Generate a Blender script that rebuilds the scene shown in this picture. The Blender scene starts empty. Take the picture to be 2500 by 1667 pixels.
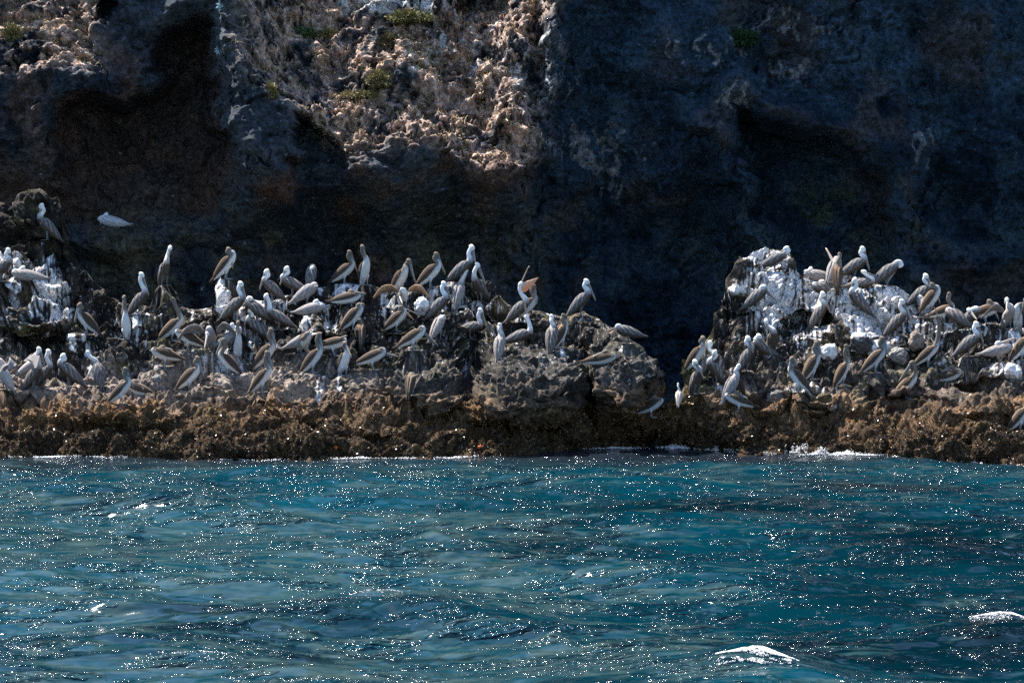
import bpy, math, random
import numpy as np
from mathutils import Vector, Matrix
from mathutils.bvhtree import BVHTree

# ---------------------------------------------------------------- camera, world, sun, exposure
sc = bpy.context.scene
COL = sc.collection
CY, CZ, F = 50.0, 4.0, 6400.0      # camera stands 50 m off the shore, 4 m above the sea
cam_d = bpy.data.cameras.new("camera"); cam = bpy.data.objects.new("camera", cam_d); COL.objects.link(cam)
cam.location = (0, -CY, CZ); cam.rotation_euler = (math.radians(90), 0, 0)
cam_d.sensor_width = 36; cam_d.lens = 36 * F / 2500; cam_d.shift_y = -(833.5 - 608) / 2500
cam_d.clip_start = 0.5; cam_d.clip_end = 3000
sc.camera = cam
SUN_EL, SUN_AZ = math.radians(60), math.radians(-51)
w = bpy.data.worlds.new("World"); sc.world = w; w.use_nodes = True
nt = w.node_tree
sky = nt.nodes.new("ShaderNodeTexSky"); sky.sky_type = 'NISHITA'; sky.sun_disc = False
sky.sun_elevation = SUN_EL; sky.sun_rotation = SUN_AZ; sky.ozone_density = 4.0; sky.dust_density = 0.4
nt.links.new(sky.outputs[0], nt.nodes["Background"].inputs[0]); nt.nodes["Background"].inputs[1].default_value = 0.10
sd = bpy.data.lights.new("sun", 'SUN'); so = bpy.data.objects.new("sun", sd); COL.objects.link(so)
sd.energy = 5.0; sd.angle = math.radians(0.53); sd.color = (1.0, 0.95, 0.87)
SD = Vector((math.sin(SUN_AZ) * math.cos(SUN_EL), math.cos(SUN_AZ) * math.cos(SUN_EL), math.sin(SUN_EL)))
so.rotation_euler = SD.to_track_quat('Z', 'Y').to_euler(); so.location = SD * 60
sc.view_settings.view_transform = 'Standard'; sc.view_settings.look = 'None'
sc.view_settings.exposure = 1.5; sc.view_settings.gamma = 1
sc.render.engine = 'CYCLES'
sc.cycles.max_bounces = 5; sc.cycles.diffuse_bounces = 2; sc.cycles.glossy_bounces = 2
sc.cycles.caustics_reflective = False; sc.cycles.caustics_refractive = False
sc.cycles.sample_clamp_indirect = 3.0
sc.cycles.use_denoising = False

rng = np.random.default_rng(7)
f32 = np.float32

def px(u, v, y):
    """photo pixel (2500 wide) at distance row y -> world x, z"""
    m = (CY + y) / F
    return (u - 1250) * m, CZ - (v - 608) * m

# ---------------------------------------------------------------- noise in numpy
def _h(ix, iy, iz, seed):
    n = (ix * 374761393 + iy * 668265263 + iz * 2147483647 + seed * 974634777) & 0xffffffff
    n = ((n ^ (n >> 13)) * 1274126177) & 0xffffffff
    n = ((n ^ (n >> 15)) * 2246822519) & 0xffffffff
    return ((n ^ (n >> 16)) & 0xffffff).astype(f32) / f32(0xffffff)

def vnoise(p, seed=0):
    """value noise -1..1, p (...,3)"""
    i = np.floor(p).astype(np.int64); f = (p - i).astype(f32); f = f * f * f * (f * (f * 6 - 15) + 10)
    x, y, z = i[..., 0], i[..., 1], i[..., 2]; fx, fy, fz = f[..., 0], f[..., 1], f[..., 2]
    def L(a, b, t): return a + (b - a) * t
    c = [[[_h(x + a, y + b, z + d, seed) for d in (0, 1)] for b in (0, 1)] for a in (0, 1)]
    r = L(L(L(c[0][0][0], c[1][0][0], fx), L(c[0][1][0], c[1][1][0], fx), fy),
          L(L(c[0][0][1], c[1][0][1], fx), L(c[0][1][1], c[1][1][1], fx), fy), fz)
    return r * 2 - 1

def fbm(p, lam, octv=4, seed=0, gain=0.5, billow=False):
    s = np.zeros(p.shape[:-1], f32); a = 1.0; q = p / lam; tot = 0
    for o in range(octv):
        n = vnoise(q + o * 17.3, seed + o)
        s += a * ((np.abs(n) * 2 - 0.7) if billow else n); tot += a; a *= gain; q = q * 2.03
    return s / tot

def worley(p, lam, seed=0):
    """distance to nearest jittered lattice point, in cell units (approx 0..1)"""
    q = p / lam; i = np.floor(q - 0.5).astype(np.int64); best = np.full(p.shape[:-1], 9.0, f32)
    for a in (0, 1):
        for b in (0, 1):
            for c in (0, 1):
                x, y, z = i[..., 0] + a, i[..., 1] + b, i[..., 2] + c
                jx = x + 0.5 + 0.7 * (_h(x, y, z, seed) - 0.5); jy = y + 0.5 + 0.7 * (_h(x, y, z, seed + 1) - 0.5); jz = z + 0.5 + 0.7 * (_h(x, y, z, seed + 2) - 0.5)
                d = (q[..., 0] - jx) ** 2 + (q[..., 1] - jy) ** 2 + (q[..., 2] - jz) ** 2
                best = np.minimum(best, d.astype(f32))
    return np.sqrt(best)

def sm(x, a, b):
    t = np.clip((x - a) / (b - a), 0, 1); return t * t * (3 - 2 * t)

def lerp(a, b, t): return a + (b - a) * t

def blob(U, V, cx, cy, rx, ry, soft=0.35):
    d = np.sqrt(((U - cx) / rx) ** 2 + ((V - cy) / ry) ** 2)
    return 1 - sm(d, 1 - soft, 1 + soft)

def poly_sdf(U, V, pts):
    """signed distance (negative inside) to a polygon"""
    d = np.full(U.shape, 1e9, f32); inside = np.zeros(U.shape, bool); n = len(pts)
    for k in range(n):
        ax, ay = pts[k]; bx, by = pts[(k + 1) % n]
        ex, ey = bx - ax, by - ay; wx, wy = U - ax, V - ay
        t = np.clip((wx * ex + wy * ey) / (ex * ex + ey * ey), 0, 1)
        d = np.minimum(d, (wx - ex * t) ** 2 + (wy - ey * t) ** 2)
        c = ((ay <= V) & (by > V)) | ((by <= V) & (ay > V))
        with np.errstate(divide='ignore', invalid='ignore'):
            xi = ax + (V - ay) * (ex / (ey if ey != 0 else 1e-9))
        inside ^= c & (U < xi)
    d = np.sqrt(d); return np.where(inside, -d, d)

# ---------------------------------------------------------------- mesh helpers
def mesh_np(name, verts, faces, attrs=None, smooth=True):
    """faces: (n,k) int array; attrs: name -> (n,) or (n,3/4)"""
    me = bpy.data.meshes.new(name); verts = np.asarray(verts, f32).reshape(-1, 3); faces = np.asarray(faces, np.int32)
    n, k = faces.shape
    me.vertices.add(len(verts)); me.vertices.foreach_set("co", verts.ravel())
    me.loops.add(n * k); me.loops.foreach_set("vertex_index", faces.ravel())
    me.polygons.add(n); me.polygons.foreach_set("loop_start", np.arange(0, n * k, k, dtype=np.int32))
    try: me.polygons.foreach_set("loop_total", np.full(n, k, np.int32))
    except Exception: pass
    me.polygons.foreach_set("use_smooth", np.full(n, smooth))
    set_attrs(me, attrs); me.update(calc_edges=True)
    return me

def set_attrs(me, attrs):
    for an, av in (attrs or {}).items():
        av = np.asarray(av, f32)
        if av.ndim == 1:
            a = me.attributes.new(an, 'FLOAT', 'POINT'); a.data.foreach_set("value", av.ravel())
        else:
            if av.shape[1] == 3: av = np.concatenate([av, np.ones((len(av), 1), f32)], 1)
            a = me.attributes.new(an, 'FLOAT_COLOR', 'POINT'); a.data.foreach_set("color", av.ravel())

def grid_faces(nr, nc, flip=False):
    i = np.arange(nr * nc).reshape(nr, nc)
    q = np.stack([i[:-1, :-1], i[:-1, 1:], i[1:, 1:], i[1:, :-1]], -1).reshape(-1, 4)
    return q[:, ::-1] if flip else q

def blur(A, n, times=2):
    for _ in range(times):
        for ax in (0, 1):
            pad = [(0, 0)] * A.ndim; pad[ax] = (n + 1, n); B = np.cumsum(np.pad(A, pad, mode='edge'), axis=ax)
            sl = [slice(None)] * A.ndim; s2 = list(sl); sl[ax] = slice(2 * n + 1, None); s2[ax] = slice(0, -(2 * n + 1)); A = (B[tuple(sl)] - B[tuple(s2)]) / (2 * n + 1)
    return A

def grid_normals(P):
    du = np.gradient(P, axis=1); dv = np.gradient(P, axis=0)
    n = np.cross(du, dv); n /= np.linalg.norm(n, axis=-1, keepdims=True) + 1e-9
    return n

def link(name, me, mat, parent=None, **tags):
    o = bpy.data.objects.new(name, me); COL.objects.link(o)
    if mat is not None: me.materials.append(mat)
    if parent is not None: o.parent = parent
    for k, v in tags.items(): o[k] = v
    return o

# ---------------------------------------------------------------- materials
def new_mat(name):
    m = bpy.data.materials.new(name); m.use_nodes = True
    return m, m.node_tree, m.node_tree.nodes["Principled BSDF"]

def attr_mat(name, scale, rough=0.9, spec=0.25, bump=0.0, bscale=60, lo=0.65, hi=1.3, stretch=(1, 1, 1), space='Object', bdist=0.02):
    """colour attribute 'col' broken up by fine procedural noise"""
    m, t, b = new_mat(name); N = t.nodes; Lk = t.links
    at = N.new("ShaderNodeAttribute"); at.attribute_name = "col"
    tc = N.new("ShaderNodeTexCoord"); mp = N.new("ShaderNodeMapping"); mp.inputs['Scale'].default_value = stretch
    Lk.new(tc.outputs[space], mp.inputs[0])
    no = N.new("ShaderNodeTexNoise"); no.inputs['Scale'].default_value = scale; no.inputs['Detail'].default_value = 5; no.inputs['Roughness'].default_value = 0.65
    Lk.new(mp.outputs[0], no.inputs['Vector'])
    mr = N.new("ShaderNodeMapRange"); mr.inputs[1].default_value = 0.3; mr.inputs[2].default_value = 0.7; mr.inputs[3].default_value = lo; mr.inputs[4].default_value = hi
    Lk.new(no.outputs['Fac'], mr.inputs[0])
    mx = N.new("ShaderNodeVectorMath"); mx.operation = 'SCALE'
    Lk.new(at.outputs['Color'], mx.inputs[0]); Lk.new(mr.outputs[0], mx.inputs['Scale'])
    Lk.new(mx.outputs[0], b.inputs['Base Color'])
    b.inputs['Roughness'].default_value = rough; b.inputs['Specular IOR Level'].default_value = spec
    if bump:
        n2 = N.new("ShaderNodeTexNoise"); n2.inputs['Scale'].default_value = bscale; n2.inputs['Detail'].default_value = 6; n2.inputs['Roughness'].default_value = 0.7
        Lk.new(mp.outputs[0], n2.inputs['Vector'])
        bp = N.new("ShaderNodeBump"); bp.inputs['Strength'].default_value = bump; bp.inputs['Distance'].default_value = bdist
        Lk.new(n2.outputs['Fac'], bp.inputs['Height']); Lk.new(bp.outputs[0], b.inputs['Normal'])
    return m

M_ROCK = attr_mat("rock", 16, 0.92, 0.2, bump=1.0, bscale=24, lo=0.35, hi=1.7, bdist=0.07)
M_CLIFF = attr_mat("cliff_rock", 8, 0.95, 0.12, bump=1.0, bscale=9, lo=0.3, hi=1.8, bdist=0.12)
M_WEED = attr_mat("seaweed", 30, 0.28, 0.5, lo=0.6, hi=1.4)
M_LEAF = attr_mat("leaf", 20, 0.7, 0.2, lo=0.7, hi=1.3)
M_BOULDER = attr_mat("boulder_rock", 18, 0.9, 0.2, bump=0.8, bscale=30, lo=0.5, hi=1.4, bdist=0.02)
M_FEATHER = attr_mat("feather", 40, 0.75, 0.15, bump=0.3, bscale=70, lo=0.75, hi=1.2, stretch=(0.5, 1, 1.6), bdist=0.006)
M_WING = attr_mat("wing_feather", 45, 0.8, 0.1, bump=0.8, bscale=45, lo=0.45, hi=1.5, stretch=(0.35, 1, 1.6), bdist=0.008)
M_BILL = attr_mat("bill_horn", 25, 0.4, 0.4, lo=0.85, hi=1.15)
M_SKIN = attr_mat("leg_skin", 25, 0.6, 0.3, lo=0.85, hi=1.15)
M_FOAM = attr_mat("foam", 60, 0.6, 0.4, lo=0.85, hi=1.1)

def water_mat():
    m, t, b = new_mat("sea_water"); N = t.nodes; Lk = t.links
    tc = N.new("ShaderNodeTexCoord")
    at = N.new("ShaderNodeAttribute"); at.attribute_name = "col"
    Lk.new(at.outputs['Color'], b.inputs['Base Color'])
    b.inputs['Roughness'].default_value = 0.10; b.inputs['IOR'].default_value = 1.333
    hs = []
    for s, d, st, w_ in ((5.0, 3, (0.7, 1.6, 1), 0.10), (12.0, 4, (0.8, 1.5, 1), 0.05)):
        mp = N.new("ShaderNodeMapping"); mp.inputs['Scale'].default_value = st; mp.inputs['Rotation'].default_value = (0, 0, 0.25)
        no = N.new("ShaderNodeTexNoise"); no.inputs['Scale'].default_value = s; no.inputs['Detail'].default_value = d; no.inputs['Distortion'].default_value = 0.6
        Lk.new(tc.outputs['Object'], mp.inputs[0]); Lk.new(mp.outputs[0], no.inputs['Vector'])
        mu = N.new("ShaderNodeMath"); mu.operation = 'MULTIPLY'; mu.inputs[1].default_value = w_
        Lk.new(no.outputs['Fac'], mu.inputs[0]); hs.append(mu)
    ad = N.new("ShaderNodeMath"); Lk.new(hs[0].outputs[0], ad.inputs[0]); Lk.new(hs[1].outputs[0], ad.inputs[1])
    gm = N.new("ShaderNodeMapping"); gm.inputs['Scale'].default_value = (0.6, 1.5, 1); gm.inputs['Location'].default_value = (7.3, 4.1, 2); Lk.new(tc.outputs['Object'], gm.inputs[0])
    gn = N.new("ShaderNodeTexNoise"); gn.inputs['Scale'].default_value = 1.5; gn.inputs['Detail'].default_value = 4; gn.inputs['Roughness'].default_value = 0.65; Lk.new(gm.outputs[0], gn.inputs['Vector'])
    gr = N.new("ShaderNodeMapRange"); gr.inputs[1].default_value = 0.5; gr.inputs[2].default_value = 0.70; gr.inputs[3].default_value = 0.06; gr.inputs[4].default_value = 1.95; Lk.new(gn.outputs['Fac'], gr.inputs[0])
    bp = N.new("ShaderNodeBump"); bp.inputs['Distance'].default_value = 1.0; bp.inputs['Strength'].default_value = 1.0
    mm = N.new("ShaderNodeMath"); mm.operation = 'MULTIPLY'; Lk.new(ad.outputs[0], mm.inputs[0]); Lk.new(gr.outputs[0], mm.inputs[1])
    Lk.new(mm.outputs[0], bp.inputs['Height']); Lk.new(bp.outputs[0], b.inputs['Normal'])
    return m
M_WATER = water_mat()

# ---------------------------------------------------------------- the sea
WX = np.concatenate([-np.geomspace(900, 13.2, 40), np.arange(-13, 13, 0.026), np.geomspace(13.2, 900, 40)])
WY = np.concatenate([-np.geomspace(900, 28.3, 46), np.arange(-28, 3.6, 0.034), np.linspace(4.2, 14, 12)])
def wave_height(X, Y):
    r = np.random.default_rng(11); H = np.zeros(X.shape, f32)
    P = np.stack([X, Y, np.zeros_like(X)], -1).astype(f32)
    wx = X + 0.5 * fbm(P, 2.6, 2, 91); wy = Y + 0.5 * fbm(P, 2.2, 2, 92)
    for lam, n, slope in ((6.5, 2, 0.09), (3.0, 4, 0.10), (1.5, 6, 0.11), (0.75, 8, 0.14), (0.36, 12, 0.14)):
        for k in range(n):
            l = lam * r.uniform(0.75, 1.3); kk = 2 * math.pi / l
            th = math.radians(-95) + r.normal(0, 0.55)
            a = slope / kk * math.sqrt(2 / n) * r.uniform(0.7, 1.3)
            ph = (wx * math.cos(th) + wy * math.sin(th)) * kk + r.uniform(0, 6.28)
            c = np.cos(ph); H += (a * (c + 0.35 * c * c - 0.17)).astype(f32)
    g = 0.75 + 0.5 * fbm(P, 5.0, 2, 95)                     # gusts: rougher and calmer patches
    return H * g
# crests that break: (photo u, v, half width m, height m, tilt)
CRESTS = [(1840, 1652, 0.46, 0.11), (2440, 1515, 0.40, 0.08), (925, 1455, 0.36, 0.07), (470, 1612, 0.45, 0.07)]
def sea_z(X, Y):
    H = wave_height(X, Y)
    H = H * (0.35 + 0.65 * (1 - sm(Y, -4.0, 0.5)))          # the swell flattens against the shore
    for (u, v, hw, ht) in CRESTS:
        d = CZ * F / (v - 608); cy = d - CY; cx = (u - 1250) * d / F
        dx = X - cx; dy = Y - cy - 0.5 * (dx / hw) ** 2 * -0.12
        H = H + ht * np.exp(-(dx / hw) ** 2) * np.where(dy < 0, np.exp(-(dy / 0.16) ** 2), np.exp(-(dy / 0.5) ** 2))
    return H
XX, YY = np.meshgrid(WX, WY)
HH = sea_z(XX, YY)
fade = 1 - sm(np.abs(XX), 60, 200); fade *= 1 - sm(-YY, 60, 200)
HH = HH * fade
PW = np.stack([XX, YY, HH], -1).astype(f32)
q = np.stack([XX, YY * 1.0, XX * 0], -1).astype(f32)
n1 = fbm(q, 3.0, 3, 41)[..., None]; inshore = sm(YY, -3.2, 0.8)[..., None]
wc = lerp(np.array([0.000, 0.020, 0.032]), np.array([0.000, 0.078, 0.120]), np.clip(0.5 + n1 * 0.9, 0, 1))
right = sm(XX, -3, 6)[..., None]
wc = wc * lerp(0.48, 0.33, right)
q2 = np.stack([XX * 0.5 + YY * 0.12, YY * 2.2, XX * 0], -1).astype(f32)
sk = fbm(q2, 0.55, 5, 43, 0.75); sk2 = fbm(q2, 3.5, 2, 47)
grey_refl = sm(sk + 0.35 * sk2 + lerp(0.16, -0.34, sm(XX + 0.25 * (YY + 12), -1.5, 2.2)) * sm(-YY, 2, 12), -0.08, 0.25)  # streaks of grey hillside and sky reflection, painted into the base colour
wc = lerp(wc, lerp(np.array([0.000, 0.030, 0.044]), np.array([0.040, 0.070, 0.068]), np.clip(0.5 + 1.4 * fbm(q2, 0.22, 4, 49, 0.7), 0, 1)[..., None]), (grey_refl * 0.75)[..., None])
wc = lerp(wc, np.array([0.012, 0.014, 0.02]), inshore * 0.85)  # base colour darker towards the shore
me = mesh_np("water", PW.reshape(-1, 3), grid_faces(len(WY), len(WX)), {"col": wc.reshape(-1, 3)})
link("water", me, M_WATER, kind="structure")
# ---------------------------------------------------------------- shelf of rock in front of the cliff
SKY = [(-900, 300), (-500, 380), (-200, 440), (0, 492), (30, 505), (42, 480), (60, 470), (75, 459), (95, 457), (108, 470), (118, 480), (140, 482), (148, 500), (152, 560),
       (162, 605), (172, 622), (188, 640), (207, 660), (226, 685), (245, 705), (262, 724), (276, 736), (300, 742), (340, 748), (370, 738), (385, 705), (400, 695), (418, 700), (432, 735),
       (450, 748), (480, 752), (505, 745), (519, 738), (524, 684), (535, 674), (555, 674), (564, 690), (576, 706), (592, 722), (610, 728), (640, 733), (662, 730), (685, 722), (700, 718),
       (735, 716), (745, 704), (790, 696), (820, 690), (860, 689), (900, 696), (940, 703), (970, 706), (1010, 704), (1050, 700), (1090, 690), (1115, 684), (1135, 682), (1160, 690),
       (1190, 682), (1208, 692), (1218, 720), (1240, 742), (1262, 746), (1300, 757), (1340, 766), (1380, 772), (1402, 764), (1425, 760), (1442, 770), (1460, 776), (1478, 792),
       (1500, 806), (1540, 828), (1572, 850), (1592, 885), (1608, 915), (1616, 950), (1622, 1004), (1640, 1000), (1655, 984), (1668, 966), (1680, 902), (1696, 880), (1722, 850), (1742, 800),
       (1748, 770), (1762, 745), (1776, 700), (1778, 672), (1792, 655), (1806, 632), (1822, 634), (1832, 626), (1848, 616), (1865, 608), (1900, 614), (1930, 624), (1942, 640), (1945, 664),
       (1970, 676), (2000, 682), (2040, 680), (2062, 672), (2100, 674), (2140, 688), (2165, 696), (2200, 704), (2230, 722), (2244, 738), (2262, 748), (2290, 776), (2322, 786),
       (2360, 786), (2400, 788), (2440, 794), (2460, 800), (2520, 806), (2700, 780), (3000, 700), (3400, 640)]
WAT = [(-900, 1120), (0, 1119), (300, 1120), (1000, 1119), (1300, 1112), (1500, 1099), (1620, 1091), (1760, 1098), (1950, 1107), (2150, 1118), (2350, 1127), (2500, 1128), (3400, 1128)]
PROF = [(1135, -0.3), (1119, 0.0), (1090, 0.32), (1060, 0.72), (1030, 1.15), (1000, 1.6), (960, 2.25), (900, 3.1), (850, 3.7), (800, 4.2), (750, 4.7), (700, 5.1), (600, 5.7), (450, 6.3), (200, 7.0)]
uc = np.arange(-260, 2760, 1.75); tr = np.linspace(0, 1, 430)
UU, TT = np.meshgrid(uc, tr)
Sv = np.interp(uc, *zip(*SKY)); Wv = np.interp(uc, *zip(*WAT)) + 5 + 6 * vnoise(np.stack([uc / 45, uc * 0, uc * 0], -1), 8) + 4 * vnoise(np.stack([uc / 14, uc * 0, uc * 0], -1), 9)
VV = Wv[None, :] + (Sv - Wv)[None, :] * TT
jit = vnoise(np.stack([UU / 70, VV / 60, UU * 0], -1), 5) * 6; UJ = UU + jit
y = np.interp(VV, [p[0] for p in PROF[::-1]], [p[1] for p in PROF[::-1]])
y = y + (np.interp(uc, *zip(*[(a, 25600 / (b - 608) - 50) for a, b in WAT])))[None, :] * sm(VV, 950, 1100)
y = y + 0.75 * fbm(np.stack([UU / 120, VV / 90, UU * 0], -1), 1.0, 3, 71) * sm(VV, 930, 1010)
# bulges (toward the sea) and hollows: u, v, ru, rv, metres
BUL = [(1590, 1055, 70, 38, .5), (1300, 930, 150, 105, 1.25), (1530, 890, 96, 118, 1.2), (1048, 945, 95, 75, 0.9), (1430, 805, 60, 50, 0.3), (1200, 985, 90, 40, 0.3),
       (100, 780, 70, 60, 0.7), (130, 700, 70, 45, 0.6), (20, 700, 60, 60, 0.5), (95, 520, 60, 60, 0.9), (800, 800, 60, 40, 0.5), (730, 985, 80, 45, 0.5), (1010, 740, 60, 40, 0.35),
       (2090, 825, 48, 42, 0.6), (1830, 700, 80, 70, 0.7), (1900, 770, 60, 60, 0.5), (2050, 745, 80, 50, 0.45), (1800, 1040, 60, 50, 0.35), (2350, 1000, 110, 70, 0.6),
       (2100, 1075, 90, 45, 0.35), (2250, 1085, 80, 45, 0.35), (1990, 975, 60, 40, 0.3), (540, 730, 30, 60, 0.4), (330, 1010, 120, 40, 0.3), (860, 1020, 120, 45, 0.35), (180, 830, 50, 40, 0.4)]
HOL = [(1600, 975, 50, 40, 1.0), (1148, 900, 26, 90, 1.0), (1440, 980, 24, 60, 0.6), (90, 835, 70, 28, 0.9), (250, 760, 34, 30, 0.5), (1170, 800, 28, 30, 0.6), (780, 830, 50, 16, 0.6), (1990, 775, 40, 26, 0.7), (1925, 800, 26, 30, 0.7),
       (2140, 880, 40, 22, 0.5), (1700, 790, 20, 40, 0.2), (2400, 940, 60, 20, 0.6), (2240, 985, 60, 18, 0.5), (880, 860, 20, 20, 0.5), (460, 730, 40, 20, 0.4), (2380, 1030, 80, 16, 0.4), (700, 1050, 80, 16, 0.35), (1250, 1045, 120, 18, 0.4), (950, 1075, 70, 14, 0.3)]
for (a, b, ra, rb, am) in BUL:
    d = ((UJ - a) / ra) ** 2 + ((VV - b) / rb) ** 2
    y = y - am * np.sqrt(np.clip(1 - d, 0, 1))
for (a, b, ra, rb, am) in HOL:
    y = y + am * blob(UJ, VV, a, b, ra, rb, 0.5)
ph = VV / 46 + 1.3 * fbm(np.stack([UU / 110, VV / 60, UU * 0], -1), 1.0, 3, 88); fr = ph - np.floor(ph)
stair = sm(fr, 0.0, 0.45) - fr
y = y - 0.30 * stair * (1 - sm(VV, 1000, 1060)) * sm(VV - Sv[None, :], 0, 40)
X = (UU - 1250) * (CY + y) / F; Z = CZ - (VV - 608) * (CY + y) / F
front = np.stack([X, y, Z], -1).astype(f32)
# the back of the shelf falls away behind its crest, the foot runs on under the sea
back = []
for k, (dy, dz) in enumerate([(0.06, -0.01), (0.14, -0.03), (0.25, -0.08), (0.4, -0.2), (0.55, -0.4), (0.75, -0.8), (1.0, -1.4), (1.3, -2.2), (1.8, -3.4), (2.6, -5.0)]):
    r = front[-1].copy(); r[:, 1] += dy; r[:, 2] += dz; back.append(r)
foot = []
for (dy, dz) in [(-1.6, -1.6), (-0.8, -0.7), (-0.3, -0.25), (-0.1, -0.08)]:
    r = front[0].copy(); r[:, 1] += dy; r[:, 2] += dz; foot.append(r)
P = np.concatenate([np.stack(foot), front, np.stack(back)], 0)
VF = np.concatenate([np.repeat(VV[:1], 4, 0), VV, np.repeat(VV[-1:], len(back), 0)], 0)
UF = np.repeat(UU[:1], P.shape[0], 0)
nrm = grid_normals(P)
nrm = nrm * np.where(nrm[..., 1:2] > 0, -1, 1)
nrm[-7:] = nrm[-8]
nb = blur(nrm, 9, 2) * 0.8 + np.array([0, -0.15, 0.3]); nb /= np.linalg.norm(nb, axis=-1, keepdims=True)
weed = sm(VF + 60 * fbm(P, 0.6, 4, 61), 960, 1050)
smoothb = np.zeros(VF.shape)
for (a, b, ra, rb) in ((1300, 930, 150, 100), (1530, 900, 100, 130), (1048, 945, 90, 70)): smoothb = np.maximum(smoothb, blob(UF, VF, a, b, ra, rb))
apron = blob(UF, VF, 420, 930, 420, 55, 0.5)
Pn = P * np.array([1, 1, 1.15])
d1 = 0.42 - 1.15 * worley(Pn + 0.12 * fbm(P, 0.3, 2, 3)[..., None], 0.62, 21) ** 2
d2 = 0.42 - 1.15 * worley(Pn + 0.05 * fbm(P, 0.15, 2, 4)[..., None], 0.24, 31) ** 2
d3 = 0.42 - 1.15 * worley(Pn + 0.02 * fbm(P, 0.08, 2, 6)[..., None], 0.10, 41) ** 2
d4 = fbm(P, 0.09, 2, 51, 0.5)
big = fbm(P, 1.5, 3, 13)
rub = sm(fbm(P, 0.9, 2, 66), -0.25, 0.3)
rough = (1 - 0.55 * smoothb - 0.4 * apron) * lerp(1.0, 1.15, rub)
d5 = np.abs(fbm(P, 0.20, 3, 57, 0.45)); d6 = fbm(P, 0.06, 2, 59, 0.6)
disp = 0.26 * big + rough * (0.36 * d1 + 0.17 * d2 * (1 - 0.3 * weed)) + (0.10 - 0.02 * smoothb) * lerp(0.35, 1.1, rub) * d3 + 0.032 * d4 + 0.20 * lerp(0.6, 1.15, rub) * (d5 - 0.2) + 0.010 * d6
disp = disp - (0.34 - .2 * smoothb) * sm(fbm(P * np.array([1, 1, 1.4]), 0.6, 2, 93, 0.4), 0.0, 0.55) * (1 - .4 * weed)
disp = disp - smoothb * 0.05 * np.abs(np.sin(VF / 9 + 6 * fbm(P, 0.8, 2, 77)))
edge = np.clip(1 - 0.45 * sm(TT[:, :], 0.93, 1.0), 0, 1)
edge = np.concatenate([np.ones((4, len(uc))), edge, np.full((len(back), len(uc)), 0.55)], 0)
P = P + nb * (disp * edge)[..., None]
P = P.astype(f32)

# colours of the rock: dark basalt, brown and grey crust, bird lime, weed
C = lambda *a: np.array(a, f32)
n_a = fbm(P, 0.9, 4, 101); n_b = fbm(P, 0.25, 4, 102); n_c = fbm(P, 0.08, 3, 103)
col = lerp(C(0.016, 0.014, 0.012), C(0.085, 0.068, 0.053), np.clip(0.45 + n_a * 0.9 + n_b * 0.5, 0, 1)[..., None])
col = lerp(col, C(0.33, 0.285, 0.245), sm(n_c + 0.3 * n_b, 0.28, 0.6)[..., None] * 0.6)
col = lerp(col, C(0.20, 0.17, 0.07), (sm(fbm(P, 0.4, 3, 107), 0.25, 0.5) * 0.45)[..., None])
crust = np.clip(apron * 0.95 + sm(VF, 860, 960) * 0.35, 0, 1) * (1 - weed)
col = lerp(col, lerp(C(0.20, 0.155, 0.12), C(0.52, 0.43, 0.365), np.clip(0.5 + n_b, 0, 1)[..., None]), (crust * sm(n_c + n_a * 0.6, -0.6, 0.1))[..., None] * 0.8)
col = lerp(col, lerp(C(0.022, 0.021, 0.020), C(0.095, 0.088, 0.078), np.clip(0.5 + n_b * 1.3, 0, 1)[..., None]), (smoothb * 0.7)[..., None])
col = lerp(col, C(0.17, 0.17, 0.06), (blob(UF, VF, 1680, 860, 60, 130) * 0.6)[..., None])
rust = sm(VF + 60 * n_b, 930, 1010) * (1 - sm(VF + 50 * n_a, 1030, 1100))
col = lerp(col, lerp(C(0.17, 0.085, 0.035), C(0.36, 0.19, 0.08), np.clip(0.5 + n_c, 0, 1)[..., None]), (rust * (0.25 + 0.6 * sm(n_a + n_c * .5, -0.1, 0.4)))[..., None])
col = lerp(col, lerp(C(0.022, 0.015, 0.010), C(0.13, 0.078, 0.036), np.clip(0.35 + n_c * 1.1, 0, 1)[..., None]), (sm(VF + 60 * n_b + 30 * n_a, 985, 1075) * 0.92)[..., None])
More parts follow.
